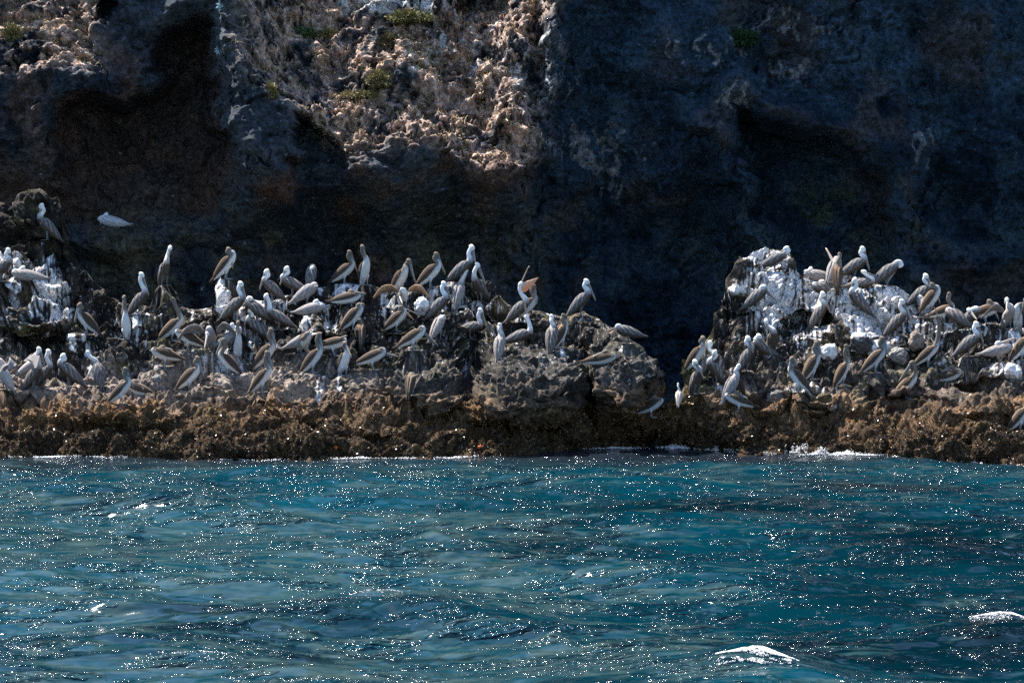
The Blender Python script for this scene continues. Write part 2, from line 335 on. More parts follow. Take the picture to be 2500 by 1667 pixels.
GUANO = [(120, 725, 55, 60, 1.1), (40, 665, 80, 30, .9), (110, 660, 60, 30, .7), (150, 760, 40, 30, 1), (20, 745, 30, 60, .6), (330, 790, 60, 50, .65), (230, 880, 30, 40, .8), (190, 830, 30, 40, .6), (540, 715, 20, 50, 1.4), (545, 760, 40, 30, .6),
         (660, 745, 60, 30, 1), (740, 705, 60, 16, .8), (860, 700, 60, 20, .9), (720, 780, 90, 50, .6), (960, 740, 80, 40, .8), (1030, 745, 40, 30, 1), (1100, 720, 60, 50, .8), (1170, 745, 50, 40, .8), (1185, 790, 40, 40, .7), (590, 790, 90, 40, .5), (840, 760, 80, 30, .6), (560, 870, 120, 40, .35),
         (1270, 790, 20, 30, .8), (830, 940, 10, 40, 1), (780, 950, 14, 40, .8), (1135, 870, 8, 50, .9), (1370, 865, 30, 10, .7), (700, 800, 50, 20, .6), (380, 800, 40, 30, .6), (480, 780, 60, 30, .5),
         (1860, 635, 50, 28, 1.1), (1860, 705, 85, 45, 1.2), (1875, 765, 75, 35, 1.0), (1950, 720, 90, 50, 1.4), (2050, 720, 90, 55, 1.5), (2100, 760, 70, 50, 1.3), (2180, 720, 60, 40, 1.2), (2120, 800, 60, 40, 1.1), (2020, 690, 100, 18, 1.2),
         (2240, 750, 50, 40, .9), (2230, 800, 60, 50, .8), (2300, 800, 60, 40, .7), (2400, 800, 80, 30, .7), (2480, 830, 50, 50, .6), (1990, 810, 50, 30, .8), (1950, 840, 40, 30, .6), (2150, 850, 60, 30, .6), (1830, 820, 40, 40, .6), (2470, 900, 40, 30, .7), (1990, 960, 60, 16, .6), (1760, 930, 40, 30, .5), (2300, 870, 80, 30, .4), (2350, 960, 60, 20, .3)]
gu = np.zeros(VF.shape, f32)
for (a, b, ra, rb, s) in GUANO: gu = np.maximum(gu, s * blob(UF, VF, a, b, ra, rb, 0.7))
streak = vnoise(np.stack([UF / 7, VF / 70, UF * 0 + 3], -1), 201) * 0.5 + vnoise(np.stack([UF / 3.2, VF / 40, UF * 0 + 3], -1), 202) * 0.35
gmask = sm(np.minimum(gu, 1.0) * 0.92 + streak * 0.75 + n_b * 0.6 + n_c * 0.4 + n_a * 0.3, 0.55, 0.85) * sm(gu, 0.02, 0.35)
specks = sm(fbm(P, 0.05, 2, 301), 0.42, 0.6) * sm(1 - np.abs(VF - 800) / 170, 0, 0.6) * 0.7
gmask = np.clip(gmask + specks * (1 - weed), 0, 1)
col = lerp(col, lerp(C(0.62, 0.60, 0.60), C(0.85, 0.83, 0.82), np.clip(0.5 + n_c, 0, 1)[..., None]), gmask[..., None])
nr, nc = VF.shape
SHELF_F = grid_faces(nr, nc)

# ---------------------------------------------------------------- cliff behind
cu = np.arange(-500, 3000, 3.2); cvf = np.arange(1060, -130, -2.0)
UC0, VC = np.meshgrid(cu, cvf)
UC = UC0 + 60 * fbm(np.stack([UC0 / 130, VC / 90, UC0 * 0], -1), 1.0, 4, 444, 0.6)
base = lerp(8.7, 9.8, sm(UC, 1270, 1350))
base = base - 2.0 * sm(UC, 520, 600) * (1 - sm(UC, 1230, 1440)) * (1 - sm(VC, 380, 640)) - 1.0 * (1 - sm(UC, 190, 300)) * (1 - sm(VC, 300, 500))
base = base + 0.7 * sm(VC, 330, 620)                                  # the wall leans out over its foot
base = base + 0.7 * blob(UC, VC, 1640, 800, 150, 330, 0.6) + 1.2 * sm(UC, 2250, 2420)
tl = sm(UC, 520, 620) * (1 - sm(UC, 1300, 1345)); tb = np.interp(UC0, [520, 600, 660, 740, 860, 1000, 1130, 1230, 1310], [70, 170, 250, 320, 390, 350, 400, 430, 380]) + 100 * fbm(np.stack([UC0 / 90, VC / 90, UC0 * 0 + 9], -1), 1.0, 4, 445, 0.6)
tilt = (1 - sm(UC, 1290, 1345)) * np.clip(15 - VC, 0, 400) * 0.006 * (1 - tl) + tl * np.clip(tb - VC, 0, 500) * 0.0108 + (1 - sm(UC, 180, 300)) * np.clip(175 - VC, 0, 400) * 0.0095
base = base + tilt
base = base - 0.9 * blob(UC, VC, 1270, 130, 60, 260, 0.8)             # edge of the buttress
warp = 14 * fbm(np.stack([UC / 60, VC / 60, UC * 0], -1), 1.0, 4, 400, 0.6)
CAVE1 = [(150, 244), (215, 214), (255, 226), (290, 238), (310, 214), (342, 212), (352, 150), (372, 100), (420, 60), (470, 36), (520, 30), (532, 60), (530, 130), (526, 190), (536, 250), (545, 300), (575, 330), (620, 372), (640, 440), (560, 520), (420, 560), (250, 600), (150, 560), (140, 420), (142, 300)]
s1 = poly_sdf(UC + warp, VC + warp * 0.8, CAVE1)
cave = 2.2 * sm(-s1, 0, 55) * (1 - 0.75 * sm(VC, 330, 560))
CAVE2 = [(705, 268), (752, 268), (790, 300), (830, 330), (900, 400), (830, 470), (700, 470), (720, 350)]
s2 = poly_sdf(UC + warp, VC + warp, CAVE2); cave = np.maximum(cave, 1.5 * sm(-s2, 0, 26) * (1 - 0.8 * sm(VC, 330, 470)))
s3 = poly_sdf(UC + warp * .5, VC + warp * .5, [(240, 8), (292, 4), (292, 62), (238, 58)]); cave = np.maximum(cave, 1.4 * sm(-s3, -2, 14))
s4 = poly_sdf(UC + warp, VC + warp, [(1085, -60), (1240, -80), (1225, 30), (1150, 48), (1095, 40)]); cave = np.maximum(cave, 1.8 * sm(-s4, -4, 20))
CAVE5 = [(1765, 300), (1790, 256), (1830, 250), (1880, 300), (1950, 322), (2000, 330), (2080, 372), (2200, 440), (2200, 700), (1900, 700), (1830, 480), (1790, 370)]
s5 = poly_sdf(UC + warp, VC + warp, CAVE5); cave = np.maximum(cave, 1.9 * sm(-s5, 0, 55) * (1 - 0.7 * sm(VC, 330, 640)))
rim = 0.5 * np.exp(-((s5 - 26) / 28) ** 2) + 0.25 * np.exp(-((s1 - 25) / 30) ** 2)
yc = base + cave - rim
yc = yc - 0.25 * blob(UC, VC, 1800, 170, 60, 70, 0.6) - 0.5 * blob(UC, VC, 1650, 90, 120, 120, 0.8)
RIDGES = [(1400, -50, 1330, 330, 40, .6), (1560, -50, 1700, 300, 60, .6), (1990, -50, 2150, 330, 60, .7), (2080, 372, 2330, 640, 50, .6), (1750, 340, 1860, 640, 35, .8), (1640, 420, 1590, 720, 50, .5),
          (640, 350, 760, 560, 40, .6), (900, 420, 1000, 640, 50, .5), (1180, 400, 1280, 620, 50, .6), (330, 640, 60, 560, 40, .5), (1480, 60, 1440, 500, 60, -.8), (1850, -50, 1870, 200, 50, -.5), (2230, 100, 2300, 500, 60, -.8), (1090, 400, 1120, 640, 40, -.6), (820, 480, 860, 700, 40, -.6), (2420, 50, 2450, 600, 60, .7)]
WU, WV = UC + warp * 1.6, VC + 40 * fbm(np.stack([UC0 / 110, VC / 110, UC0 * 0 + 4], -1), 1.0, 4, 446, 0.6)
for (a, b, c, d, wd, am) in RIDGES:
    ex, ey = c - a, d - b; t = np.clip(((WU - a) * ex + (WV - b) * ey) / (ex * ex + ey * ey), 0, 1)
    dd = np.hypot(WU - a - ex * t, WV - b - ey * t) / wd; yc = yc - am * np.exp(-np.abs(dd) ** 1.4)
ledge = sm(VC, 545, 549) * (1 - sm(VC, 560, 640)) * blob(UC, VC, 270, 570, 55, 60, 0.4); yc = yc - 0.8 * ledge
PC = np.stack([(UC0 - 1250) * (CY + yc) / F, yc, CZ - (VC - 608) * (CY + yc) / F], -1)
# unseen hillside above the frame, sloped for the sun and the water's reflections
top = PC[-1]; rows = []; ut = UC0[-1]
ang = np.radians(lerp(46, 60, sm(ut, 1150, 1500)))
ang = np.radians(np.interp(ut, [-500, 1100, 1400, 3000], [46, 50, 73, 74]))
L = np.concatenate([np.linspace(0.06, 3, 45), np.linspace(3.2, 30, 130)])
for l in L:
    r = top.copy(); r[:, 1] += np.cos(ang) * l; r[:, 2] += np.sin(ang) * l; rows.append(r)
nf = PC.shape[0]
PC = np.concatenate([PC, np.stack(rows)], 0).astype(f32)
UCf = np.concatenate([UC, np.repeat(UC[-1:], len(L), 0)], 0); VCf = np.concatenate([VC, np.repeat(VC[-1:], len(L), 0) - 100 * L[:, None]], 0)
b1 = fbm(PC, 2.6, 4, 501, 0.55); b2 = fbm(PC, 0.8, 4, 511, 0.55, billow=True); w1 = 0.42 - 1.1 * worley(PC + 0.2 * fbm(PC, 0.5, 2, 5)[..., None], 0.75, 521) ** 2; w2 = fbm(PC, 0.32, 4, 531, 0.65); b0 = fbm(PC * np.array([1, 1, .7]), 3.2, 3, 571); crk = np.abs(fbm(PC @ np.array([[.8, 0, .5], [0, 1, 0], [-.6, 0, .9]]), 2.4, 5, 581, 0.62))
tbf = np.concatenate([tb, np.full((len(L), tb.shape[1]), 300)], 0)
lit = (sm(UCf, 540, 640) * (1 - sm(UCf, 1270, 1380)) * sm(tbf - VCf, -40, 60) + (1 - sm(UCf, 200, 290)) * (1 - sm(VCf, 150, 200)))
led = np.sin(PC[..., 2] * 7.5 + 3.5 * fbm(PC, 1.2, 2, 541)); led = np.maximum(led, 0) ** 2
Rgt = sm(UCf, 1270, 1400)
dy = 0.6 * b0 * (1 - .5 * lit) - 0.22 * (1 - sm(crk, 0, 0.10)) * (1 - lit) + 0.25 * np.abs(fbm(PC, 1.0, 4, 591, 0.6)) * (1 - lit) + 0.55 * b1 + (0.22 + 0.05 * lit) * b2 + (0.30 - .12 * lit) * w1 + lit * (0.11 * fbm(PC, 0.13, 3, 561, 0.7) - 0.28 * (1 - sm(np.abs(fbm(PC @ np.array([[.8, 0, .5], [0, 1, 0], [-.6, 0, .9]]), 0.6, 4, 565, .6)), 0, .16))) + (0.14 + 0.16 * lit) * w2 + lit * 0.30 * led * (0.5 + b1) + 0.03 * fbm(PC, 0.15, 2, 551)
PC[..., 1] -= dy; PC[..., 2] += dy * 0.25
PC = PC.astype(f32)
m_a = fbm(PC, 2.2, 4, 601); m_b = fbm(PC, 0.6, 4, 602); m_c = fbm(PC, 0.16, 4, 603, 0.6); m_r = fbm(PC, 1.7, 3, 604)
cc = lerp(C(0.018, 0.026, 0.036), C(0.092, 0.104, 0.118), np.clip(0.45 + m_a * 0.7 + m_b * 0.6, 0, 1)[..., None])  # grey rock with the blue of the shade mixed into its colour
cc = lerp(cc, C(0.13, 0.07, 0.05), (sm(m_r + 0.4 * m_b, 0.10, 0.5) * 0.65)[..., None])
low = sm(VCf, 380, 620) * (1 - 0.5 * Rgt)
cc = lerp(cc, C(0.085, 0.075, 0.03), (low * sm(m_b + m_a, -0.2, 0.4) * 0.55)[..., None])
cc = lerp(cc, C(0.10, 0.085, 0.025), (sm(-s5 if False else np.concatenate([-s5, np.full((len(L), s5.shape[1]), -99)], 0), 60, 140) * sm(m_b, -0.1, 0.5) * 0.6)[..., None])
cc = cc * (1 - (0.30 * Rgt)[..., None] * np.array([1.7, .8, .1])) if True else cc * (1 - 0.45 * Rgt)[..., None]  # right wall tinted darker and bluer, shade put into its colour
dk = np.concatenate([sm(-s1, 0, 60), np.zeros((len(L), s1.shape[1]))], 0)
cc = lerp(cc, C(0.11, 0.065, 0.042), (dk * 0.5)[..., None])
dry = lit * sm(m_b + m_c * 0.7, -0.45, 0.2)  # follows the sunlit area, where sunlight is painted in as tan
cc = lerp(cc, lerp(C(0.34, 0.215, 0.16), C(0.74, 0.55, 0.44), np.clip(0.5 + m_c, 0, 1)[..., None]), (np.clip(dry, 0, 1) * 0.85)[..., None])  # sunlit rock made a brighter tan than the shaded wall
hill = sm(-VCf, 130, 200) * (1 - Rgt)
cc = lerp(cc, C(0.17, 0.165, 0.12), (np.clip(hill, 0, 1) * 0.8)[..., None])
CG = [(960, 10, 180, 40, 1.1), (1040, 100, 60, 60, .9), (1000, 130, 40, 50, .8), (1160, 80, 110, 50, .7), (1180, 150, 60, 50, .8), (1250, 170, 40, 60, .8), (940, 160, 30, 60, .6), (700, 20, 120, 20, .4), (1075, 190, 12, 50, .7), (1020, 170, 14, 40, .8),
      (1310, 30, 12, 50, .8), (1350, 120, 100, 60, .8), (1440, 350, 130, 70, .85), (1480, 430, 70, 70, .8), (1360, 200, 80, 50, .85), (1950, 170, 90, 60, .8), (1750, 130, 160, 60, .7), (1900, 60, 120, 60, .7), (1800, 240, 60, 50, .75), (2250, 360, 60, 60, .7), (1290, 260, 20, 60, .5), (1200, 40, 40, 60, .5)]
cg = np.zeros(VCf.shape, f32)
for (a, b, ra, rb, s) in CG: cg = np.maximum(cg, s * blob(UCf, VCf, a, b, ra, rb, 0.8))
st = vnoise(np.stack([UCf / 6, VCf / 55, UCf * 0], -1), 701) * 0.6 + vnoise(np.stack([UCf / 16, VCf / 50, UCf * 0], -1), 702) * 0.4
cm = sm(cg + st * 0.6 + m_c * 0.7, 0.78, 1.1) * sm(cg, 0.02, 0.3)
cm = np.clip(cm + sm(fbm(PC, 0.09, 2, 705), 0.66, 0.75) * 0.35 * (1 - hill), 0, 1)
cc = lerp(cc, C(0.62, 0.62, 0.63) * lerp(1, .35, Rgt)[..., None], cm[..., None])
CLIFF_F = grid_faces(*VCf.shape)
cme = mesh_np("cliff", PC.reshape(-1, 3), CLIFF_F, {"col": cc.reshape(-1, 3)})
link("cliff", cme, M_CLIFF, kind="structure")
CLIFF_BVH = BVHTree.FromPolygons(PC[:nf:2, ::2].reshape(-1, 3).tolist(), grid_faces(*PC[:nf:2, ::2].shape[:2]).tolist())
# ---------------------------------------------------------------- the birds: where each stands in the photo
# feet u,v | crown u,v | bill tip u,v | yaw (0 = facing right, 90 = away) | pitch | plumage | pose | label
BIRDS = [
(116,587, 102,498, 104,546, 190,45,'A','s',"white-headed pelican facing left alone on the tall left rock mound, under its dark hollow"),
(270,550, 255,522, 243,542, 180,8,'P','it',"blue-shaded pelican resting on a dark cliff ledge, apart from all the others"),
(4,688, 21,607, 19,659, 0,40,'A','s',"white-headed pelican cut off by the left picture edge, above the white-streaked rock"),
(64,686, 54,661, 38,681, 180,6,'P','it',"pale pelican lying flat above the white-streaked rock of the left mound"),
(212,818, 195,740, 187,783, 180,44,'J','s',"brown pelican facing left below the left mound, bill tucked to its breast"),
(309,829, 305,722, 302,768, -95,68,'J','s',"white-bellied pelican seen head-on with a thin brown neck, below a bigger white-headed one"),
(340,768, 346,666, 361,720, 0,50,'A','s',"big white-headed pelican facing right just left of the rock crest gap, bill pointing down"),
(12,952, 6,893, 20,930, 170,55,'P','w',"pale pelican with bent raised wings at the left picture edge, low on the shelf"),
(82,950, 96,848, 107,895, 0,52,'A','s',"front pelican of the overlapping pair low at the far left, facing right"),
(107,950, 119,854, 126,909, 5,50,'A','s',"rear pelican of the overlapping pair low at the far left, facing right"),
(76,925, 74,885, 84,905, 20,30,'P','w',"pale pelican with one wing raised behind the overlapping pair at far left"),
(168,943, 154,864, 147,913, 180,40,'A','s',"white-headed pelican facing left low on the shelf, right of the overlapping pair"),
(240,944, 213,857, 230,898, 120,55,'A','s',"pelican seen from behind preening its shoulder, dark tail towards the sea, low at left"),
(296,986, 307,897, 323,945, 0,42,'J','s',"brown pelican with folded neck standing lowest at left on the edge of the weed"),
(330,962, 330,932, 340,945, 180,14,'J','it',"brown and white pelican crouched behind the lowest left pelican"),
(401,895, 394,859, 410,866, 180,14,'J','t',"orange-brown pelican with its head hidden on its back, standing on the pale apron"),
(401,693, 417,597, 407,640, -50,62,'A','s',"upright white-headed pelican with a dark breast before the dark cliff at left"),
(552,674, 559,597, 567,644, 0,48,'J','s',"pelican standing on top of the narrow white-streaked pillar"),
(421,834, 423,728, 400,701, 10,40,'J','g',"pelican stretching its long neck straight up with its bill open to the sky, left"),
(573,782, 588,688, 600,733, 0,42,'A','s',"grey pelican facing right below the white-streaked pillar"),
(664,736, 651,658, 637,704, 180,40,'A','s',"tall white-headed pelican facing left on the crest, its whole bill clear of its neck"),
(712,724, 700,651, 687,694, 180,24,'A','s',"shaded pelican facing left behind the tall white-headed one on the crest"),
(760,700, 762,657, 757,672, 80,50,'A','t',"small shaded pelican seen from behind with a white speck of head, on the crest"),
(750,745, 757,704, 775,697, 15,32,'P','s',"preening pelican with its thin bill poking up to the right, crest left of centre"),
(762,766, 776,732, 766,748, 0,10,'P','it',"silvery pelican lying on the crest with its white head sunk on its back"),
(626,790, 610,724, 642,749, 185,30,'A','s',"pelican facing left with its head turned back over its shoulder, behind a white-crowned one"),
(680,806, 650,718, 650,771, 180,30,'A','s',"white-crowned pelican facing left with long grey wings sloping right, mid left"),
(628,836, 611,751, 617,797, 180,36,'A','s',"white-crowned pelican facing left directly below the one with its head turned back"),
(458,857, 450,812, 486,822, 180,25,'J','t',"dark brown pelican with its bill laid back over its wing, right of the sky-gaping one"),
(515,858, 510,808, 506,848, -95,40,'P','w',"pinkish pelican facing the sea with half-open wings, left of the dense huddle"),
(580,884, 583,784, 580,841, -70,62,'J','s',"pelican facing the sea with a round white belly and dark bill, middle of the huddle"),
(566,852, 566,789, 556,812, 30,25,'P','s',"pale ruffled pelican preening behind the round white-bellied one"),
(557,915, 545,826, 532,863, 180,42,'J','s',"brown pelican facing left at the foot of the huddle, pale breast"),
(648,900, 662,801, 672,843, 0,48,'J','s',"brown pelican facing right just behind a lower, larger look-alike, mid left"),
(640,958, 653,857, 665,902, 0,48,'J','s',"large brown-backed pelican in clear profile on the pale apron, long shadow to its right"),
(464,953, 483,870, 495,915, 0,42,'J','s',"brown pelican in right profile alone on the apron left of the clear long-shadowed one"),
(842,687, 854,606, 871,660, 0,36,'J','s',"shaded brown pelican on the crest left of the bright white-bellied upright one"),
(890,694, 886,597, 899,648, -58,62,'J','s',"upright pelican with bright white belly on the crest, brown head high"),
(976,717, 999,633, 1012,689, -25,54,'J','s',"white-bellied pelican with a wide grey pouch, above the spread-winged one"),
(1051,702, 1066,617, 1084,667, 0,42,'J','s',"brown pelican in right profile on the crest between the wide-pouched and a white-crowned one"),
(850,740, 858,708, 894,716, 5,8,'J','it',"brown pelican lying on the crest with its bill stretched right over its back"),
(985,748, 976,716, 985,740, -90,25,'J','w',"brown pelican with both orange-brown wings spread wide on the centre crest"),
(969,810, 980,746, 1019,768, 0,38,'J','o',"brown pelican facing right with its bill gaping sideways, below the spread-winged one"),
(862,806, 876,740, 864,770, 10,45,'J','s',"pelican preening its breast with head down, left of the sideways-gaping one"),
(880,848, 870,774, 878,812, 95,56,'J','s',"pinkish-backed pelican seen from behind with long dark neck, centre left"),
(1071,780, 1084,688, 1103,741, 0,45,'A','s',"large grey pelican in right profile at the centre, beak reaching its breast"),
(1127,692, 1152,599, 1158,641, 0,38,'A','s',"highest pelican of the centre crest, white crown, facing right"),
(1120,750, 1138,656, 1126,700, 70,50,'P','s',"pale ruffled pelican seen from behind, bill digging in its back, centre crest"),
(1171,737, 1166,642, 1183,691, -140,50,'A','s',"brown-breasted pelican turned left with yellow-white head and bill crossing right, end of crest"),
(1268,787, 1271,690, 1290,651, 0,42,'A','G',"pelican throwing its bill wide open with a big orange pouch"),
(1286,782, 1303,694, 1308,740, 0,40,'J','s',"pelican mostly hidden behind the orange-pouched one"),
(1271,850, 1286,770, 1278,732, 0,18,'A','U',"pelican pointing its bill straight up, pink pouch, below the orange-pouched one"),
(1150,830, 1173,753, 1187,801, 0,14,'A','s',"level-backed pelican with yellowish crown facing right, left of a back-turned one"),
(1220,876, 1220,790, 1233,828, 75,58,'P','s',"pale pelican seen from behind with bill hanging right, below the level-backed one"),
(1070,830, 1079,776, 1070,790, 60,42,'P','t',"small very white hunched pelican without a visible head, centre"),
(1010,856, 1031,803, 1066,842, 0,30,'J','s',"brown pelican holding its long bill slanting down to the right, centre"),
(912,904, 925,852, 973,870, 0,20,'J','s',"low brown pelican with its bill almost level, standing right of a front-facing one"),
(839,917, 843,833, 858,868, -50,52,'J','s',"white-breasted pelican half facing the sea, low between two brown profiles"),
(818,870, 812,828, 846,818, 0,8,'J','s',"level brown pelican with its bill raised slightly right, behind the white-breasted one"),
(764,910, 779,812, 786,850, 0,48,'J','s',"tall white-fronted brown pelican in right profile at the foot of the bill-fencing pair"),
(742,868, 741,820, 775,787, -60,30,'J','U',"pelican of the bill-fencing pair whose thin bill points up to the right"),
(736,862, 757,812, 785,811, 10,22,'P','s',"rear pelican of the bill-fencing pair, bill held level"),
(1002,966, 1013,920, 1000,935, 80,50,'J','t',"small pinkish-brown pelican sleeping with hidden head alone above the weed, centre"),
(1418,772, 1432,682, 1451,732, 0,45,'A','s',"lone pelican on top of the right round boulder rock, facing right before the dark cave"),
(1530,839, 1511,793, 1483,805, 180,14,'A','o',"crouching pelican facing left with open brown bill on the slope beside the dark gap"),
(1470,890, 1480,862, 1465,872, 0,6,'J','it',"sleeping brown pelican like a loaf on the boulder above a dark square hollow"),
(1591,1020, 1601,965, 1588,980, 0,24,'J','t',"brown pelican with hidden head standing on the weed just left of the dark gap"),
(1347,857, 1347,769, 1364,809, 75,58,'A','s',"pale-backed pelican of the pair side by side on the centre boulder"),
(1368,850, 1376,767, 1387,812, 40,54,'J','s',"dark-headed pelican of the pair side by side on the centre boulder"),
(1700,905, 1716,821, 1716,869, -20,50,'J','s',"hindmost pelican of the trio huddled right of the dark gap, grey head highest"),
(1727,922, 1734,833, 1733,880, 15,50,'A','s',"middle pelican with a thin white neck in the trio right of the dark gap"),
(1700,962, 1696,878, 1715,922, -50,60,'A','s',"brown-breasted yellow-headed pelican, lowest of the huddle right of the dark gap"),
(1745,940, 1744,855, 1733,910, 210,50,'A','s',"dark-breasted pelican facing left with a bright white head, right of the huddle"),
(1822,908, 1826,821, 1834,858, 0,58,'A','s',"slim upright pelican facing right, touching a left-facing one under the white outcrop"),
(1868,888, 1853,816, 1871,862, 182,35,'A','s',"left-facing pelican with its bill turned back right, under the white outcrop"),
(1886,866, 1869,779, 1871,830, -75,58,'A','s',"pelican facing the sea behind the left-facing one under the white outcrop"),
(1786,976, 1804,890, 1782,928, 30,55,'P','s',"pale pelican preening with its bill pointing down left, behind the brown cormorant"),
(1800,1008, 1796,962, 1808,972, 180,18,'J','t',"rust-backed pelican with head tucked away standing on a weedy knob"),
(1948,958, 1933,871, 1926,909, 180,46,'J','s',"slender blue-grey pelican facing left on the open rocks, right part"),
(1982,927, 1994,833, 2004,869, 15,56,'J','s',"brown pelican with hooked neck facing right, left of the white round stone"),
(2056,940, 2067,842, 2076,885, 20,56,'J','s',"brown pelican standing right behind the black cormorant"),
(2137,911, 2154,822, 2165,868, 0,42,'J','s',"brown pelican in right profile in front of the smooth grey boulder"),
(2212,974, 2226,881, 2197,930, 0,40,'J','s',"brown pelican facing right with its bill turned back left, striped back, lowest at right"),
(2265,896, 2290,772, 2280,752, 0,38,'J','U',"pelican stretching a very long curved neck straight up, right part"),
(2317,930, 2326,892, 2310,902, 0,10,'J','it',"low brown pelican with head on its back, right of the long-necked stretcher"),
(2365,871, 2383,786, 2398,836, 0,38,'A','s',"grey pelican in right profile above the low brown sleeper, right part"),
(2439,886, 2430,846, 2471,836, 0,10,'P','t',"bluish pelican with bill laid along its back pointing up right, by the right edge"),
(2494,880, 2506,800, 2510,840, 0,50,'J','s',"brown pelican cut off by the right picture edge, upper of the two"),
(2490,1052, 2515,968, 2525,1010, 0,48,'J','s',"pelican cut off by the right picture edge low on the weed"),
(1893,664, 1920,602, 1885,637, 0,25,'A','s',"pelican on the peak of the white outcrop, bill laid back left over its wing"),
(1995,684, 1972,662, 1966,678, 180,6,'P','it',"very white pelican lying on the white outcrop, head down at its left"),
(2034,690, 2038,640, 2021,607, 60,40,'P','U',"pelican behind the outcrop crest of which a thin raised bill shows"),
(2044,705, 2051,618, 2057,666, 80,64,'J','s',"slim buff pelican seen from behind on the white outcrop crest"),
(2088,682, 2106,603, 2120,660, 0,30,'A','s',"tallest white-headed pelican at the top of the white outcrop, facing right"),
(2106,704, 2108,660, 2156,678, 0,8,'A','it',"pelican lying on the outcrop with its bill stretched right along its back"),
(2166,699, 2192,642, 2171,684, 10,34,'A','s',"pelican at the right end of the outcrop top bending its white head down"),
(2012,716, 2006,688, 1964,698, 180,8,'A','it',"pelican lying in the middle of the outcrop with its bill flat to the left"),
(1847,759, 1863,699, 1893,733, 0,38,'A','s',"hunched grey pelican facing right on the white face of the outcrop, left part"),
(1999,802, 2009,713, 2022,760, 0,54,'A','s',"upright pelican facing right on the ledge below the white outcrop face"),
(2096,770, 2086,679, 2076,732, 180,45,'A','s',"long-necked dark grey pelican facing left on the white outcrop face"),
(2250,735, 2260,655, 2273,690, 0,35,'A','s',"bright white-headed pelican on the notch right of the outcrop, behind a brown one"),
(2273,753, 2276,681, 2292,729, 0,50,'J','s',"brown pelican with a blue-grey bill in front of the bright white-headed one"),
(2254,774, 2246,738, 2255,750, 100,36,'P','t',"pinkish hunched pelican under the brown one right of the outcrop"),
(2304,789, 2318,714, 2319,745, 20,14,'J','s',"brown pelican with its oval head held straight up behind the stretching neck"),
(2334,808, 2332,767, 2326,790, 150,30,'A','s',"white pelican head peeping over the rocks, right skyline"),
(2370,806, 2364,752, 2375,779, -30,40,'A','s',"pelican behind the right skyline showing only white head and neck"),
(2408,792, 2416,732, 2434,779, 0,14,'J','s',"red-brown crowned pelican facing right on the right skyline"),
(2460,805, 2454,727, 2446,762, -70,40,'P','w',"pale pelican with one wing held out on the right skyline"),
(2484,808, 2500,727, 2483,779, -110,55,'J','s',"white-bellied pelican at the right picture edge on the skyline"),
(2189,820, 2202,731, 2223,787, 0,45,'A','s',"pelican with reddish nape facing right beside the right end of the white outcrop"),
]
OTHERS = [
(1806,962, 1790,902, 1783,906, 180,66,'C','s',"slim brown cormorant with a long straight neck in front of a pale pelican"),
(2030,946, 2031,884, 2026,884, 180,72,'K','s',"black cormorant standing upright beside a brown pelican, right part"),
(1657,988, 1656,935, 1656,944, 80,48,'S','s',"small mottled pale seabird at the right side of the dark gap"),
]
ALL = BIRDS + OTHERS

SH_BVH = BVHTree.FromPolygons(P[::2, ::2].reshape(-1, 3).tolist(), grid_faces(*P[::2, ::2].shape[:2]).tolist())
O = Vector((0, -CY, CZ))
def ray(u, v, trees):
    x, z = px(u, v, 0); d = (Vector((x, 0, z)) - O).normalized(); best = None
    for t in trees:
        h = t.ray_cast(O, d)
        if h[0] is not None and (best is None or h[3] < best[3]): best = h
    return best
FEET = []
for b in ALL:
    u, v = b[0], b[1]
    if abs(u - 270) < 1 and v < 560:
        h = ray(u, v + 3, [CLIFF_BVH]); FEET.append(h[0].copy()); continue
    for dv in range(0, 90, 2):
        h = ray(u, v + dv, [SH_BVH])
        if h is not None: break
    if dv > 3: print("bird lowered", b[0], b[1], dv)
    p = h[0] + Vector((0, -0.02, 0)); FEET.append(p)

# every bird has trodden a level stand into the lumpy rock
Pf = P.reshape(-1, 3)
for p, b in zip(FEET, ALL):
    if b[1] < 560: continue
    dxx = Pf[:, 0] - p.x; nw = np.nonzero((np.abs(dxx) < .44) & (Pf[:, 2] > p.z + .04) & (Pf[:, 2] < p.z + .95) & (Pf[:, 1] > p.y - .30) & (Pf[:, 1] < p.y + .3))[0]
    lim = p.y + .17 * np.sqrt(1 - (dxx[nw] / .45) ** 2) * sm(p.z + .95 - Pf[nw, 2], 0, .2) - .3 * (1 - sm(p.z + .95 - Pf[nw, 2], 0, .2)); Pf[nw, 1] = np.maximum(Pf[nw, 1], lim)
    r = np.hypot(Pf[:, 0] - p.x, Pf[:, 1] - p.y); near = np.nonzero(r < 0.30)[0]
    dz = Pf[near, 2] - p.z; wgt = (1 - sm(r[near], 0.09, 0.28)) * (1 - sm(np.abs(dz), 0.35, 0.7))
    Pf[near, 2] -= dz * wgt
sme = mesh_np("rock_shelf", P.reshape(-1, 3), SHELF_F, {"col": col.reshape(-1, 3)})
link("rock_shelf", sme, M_ROCK, kind="structure")

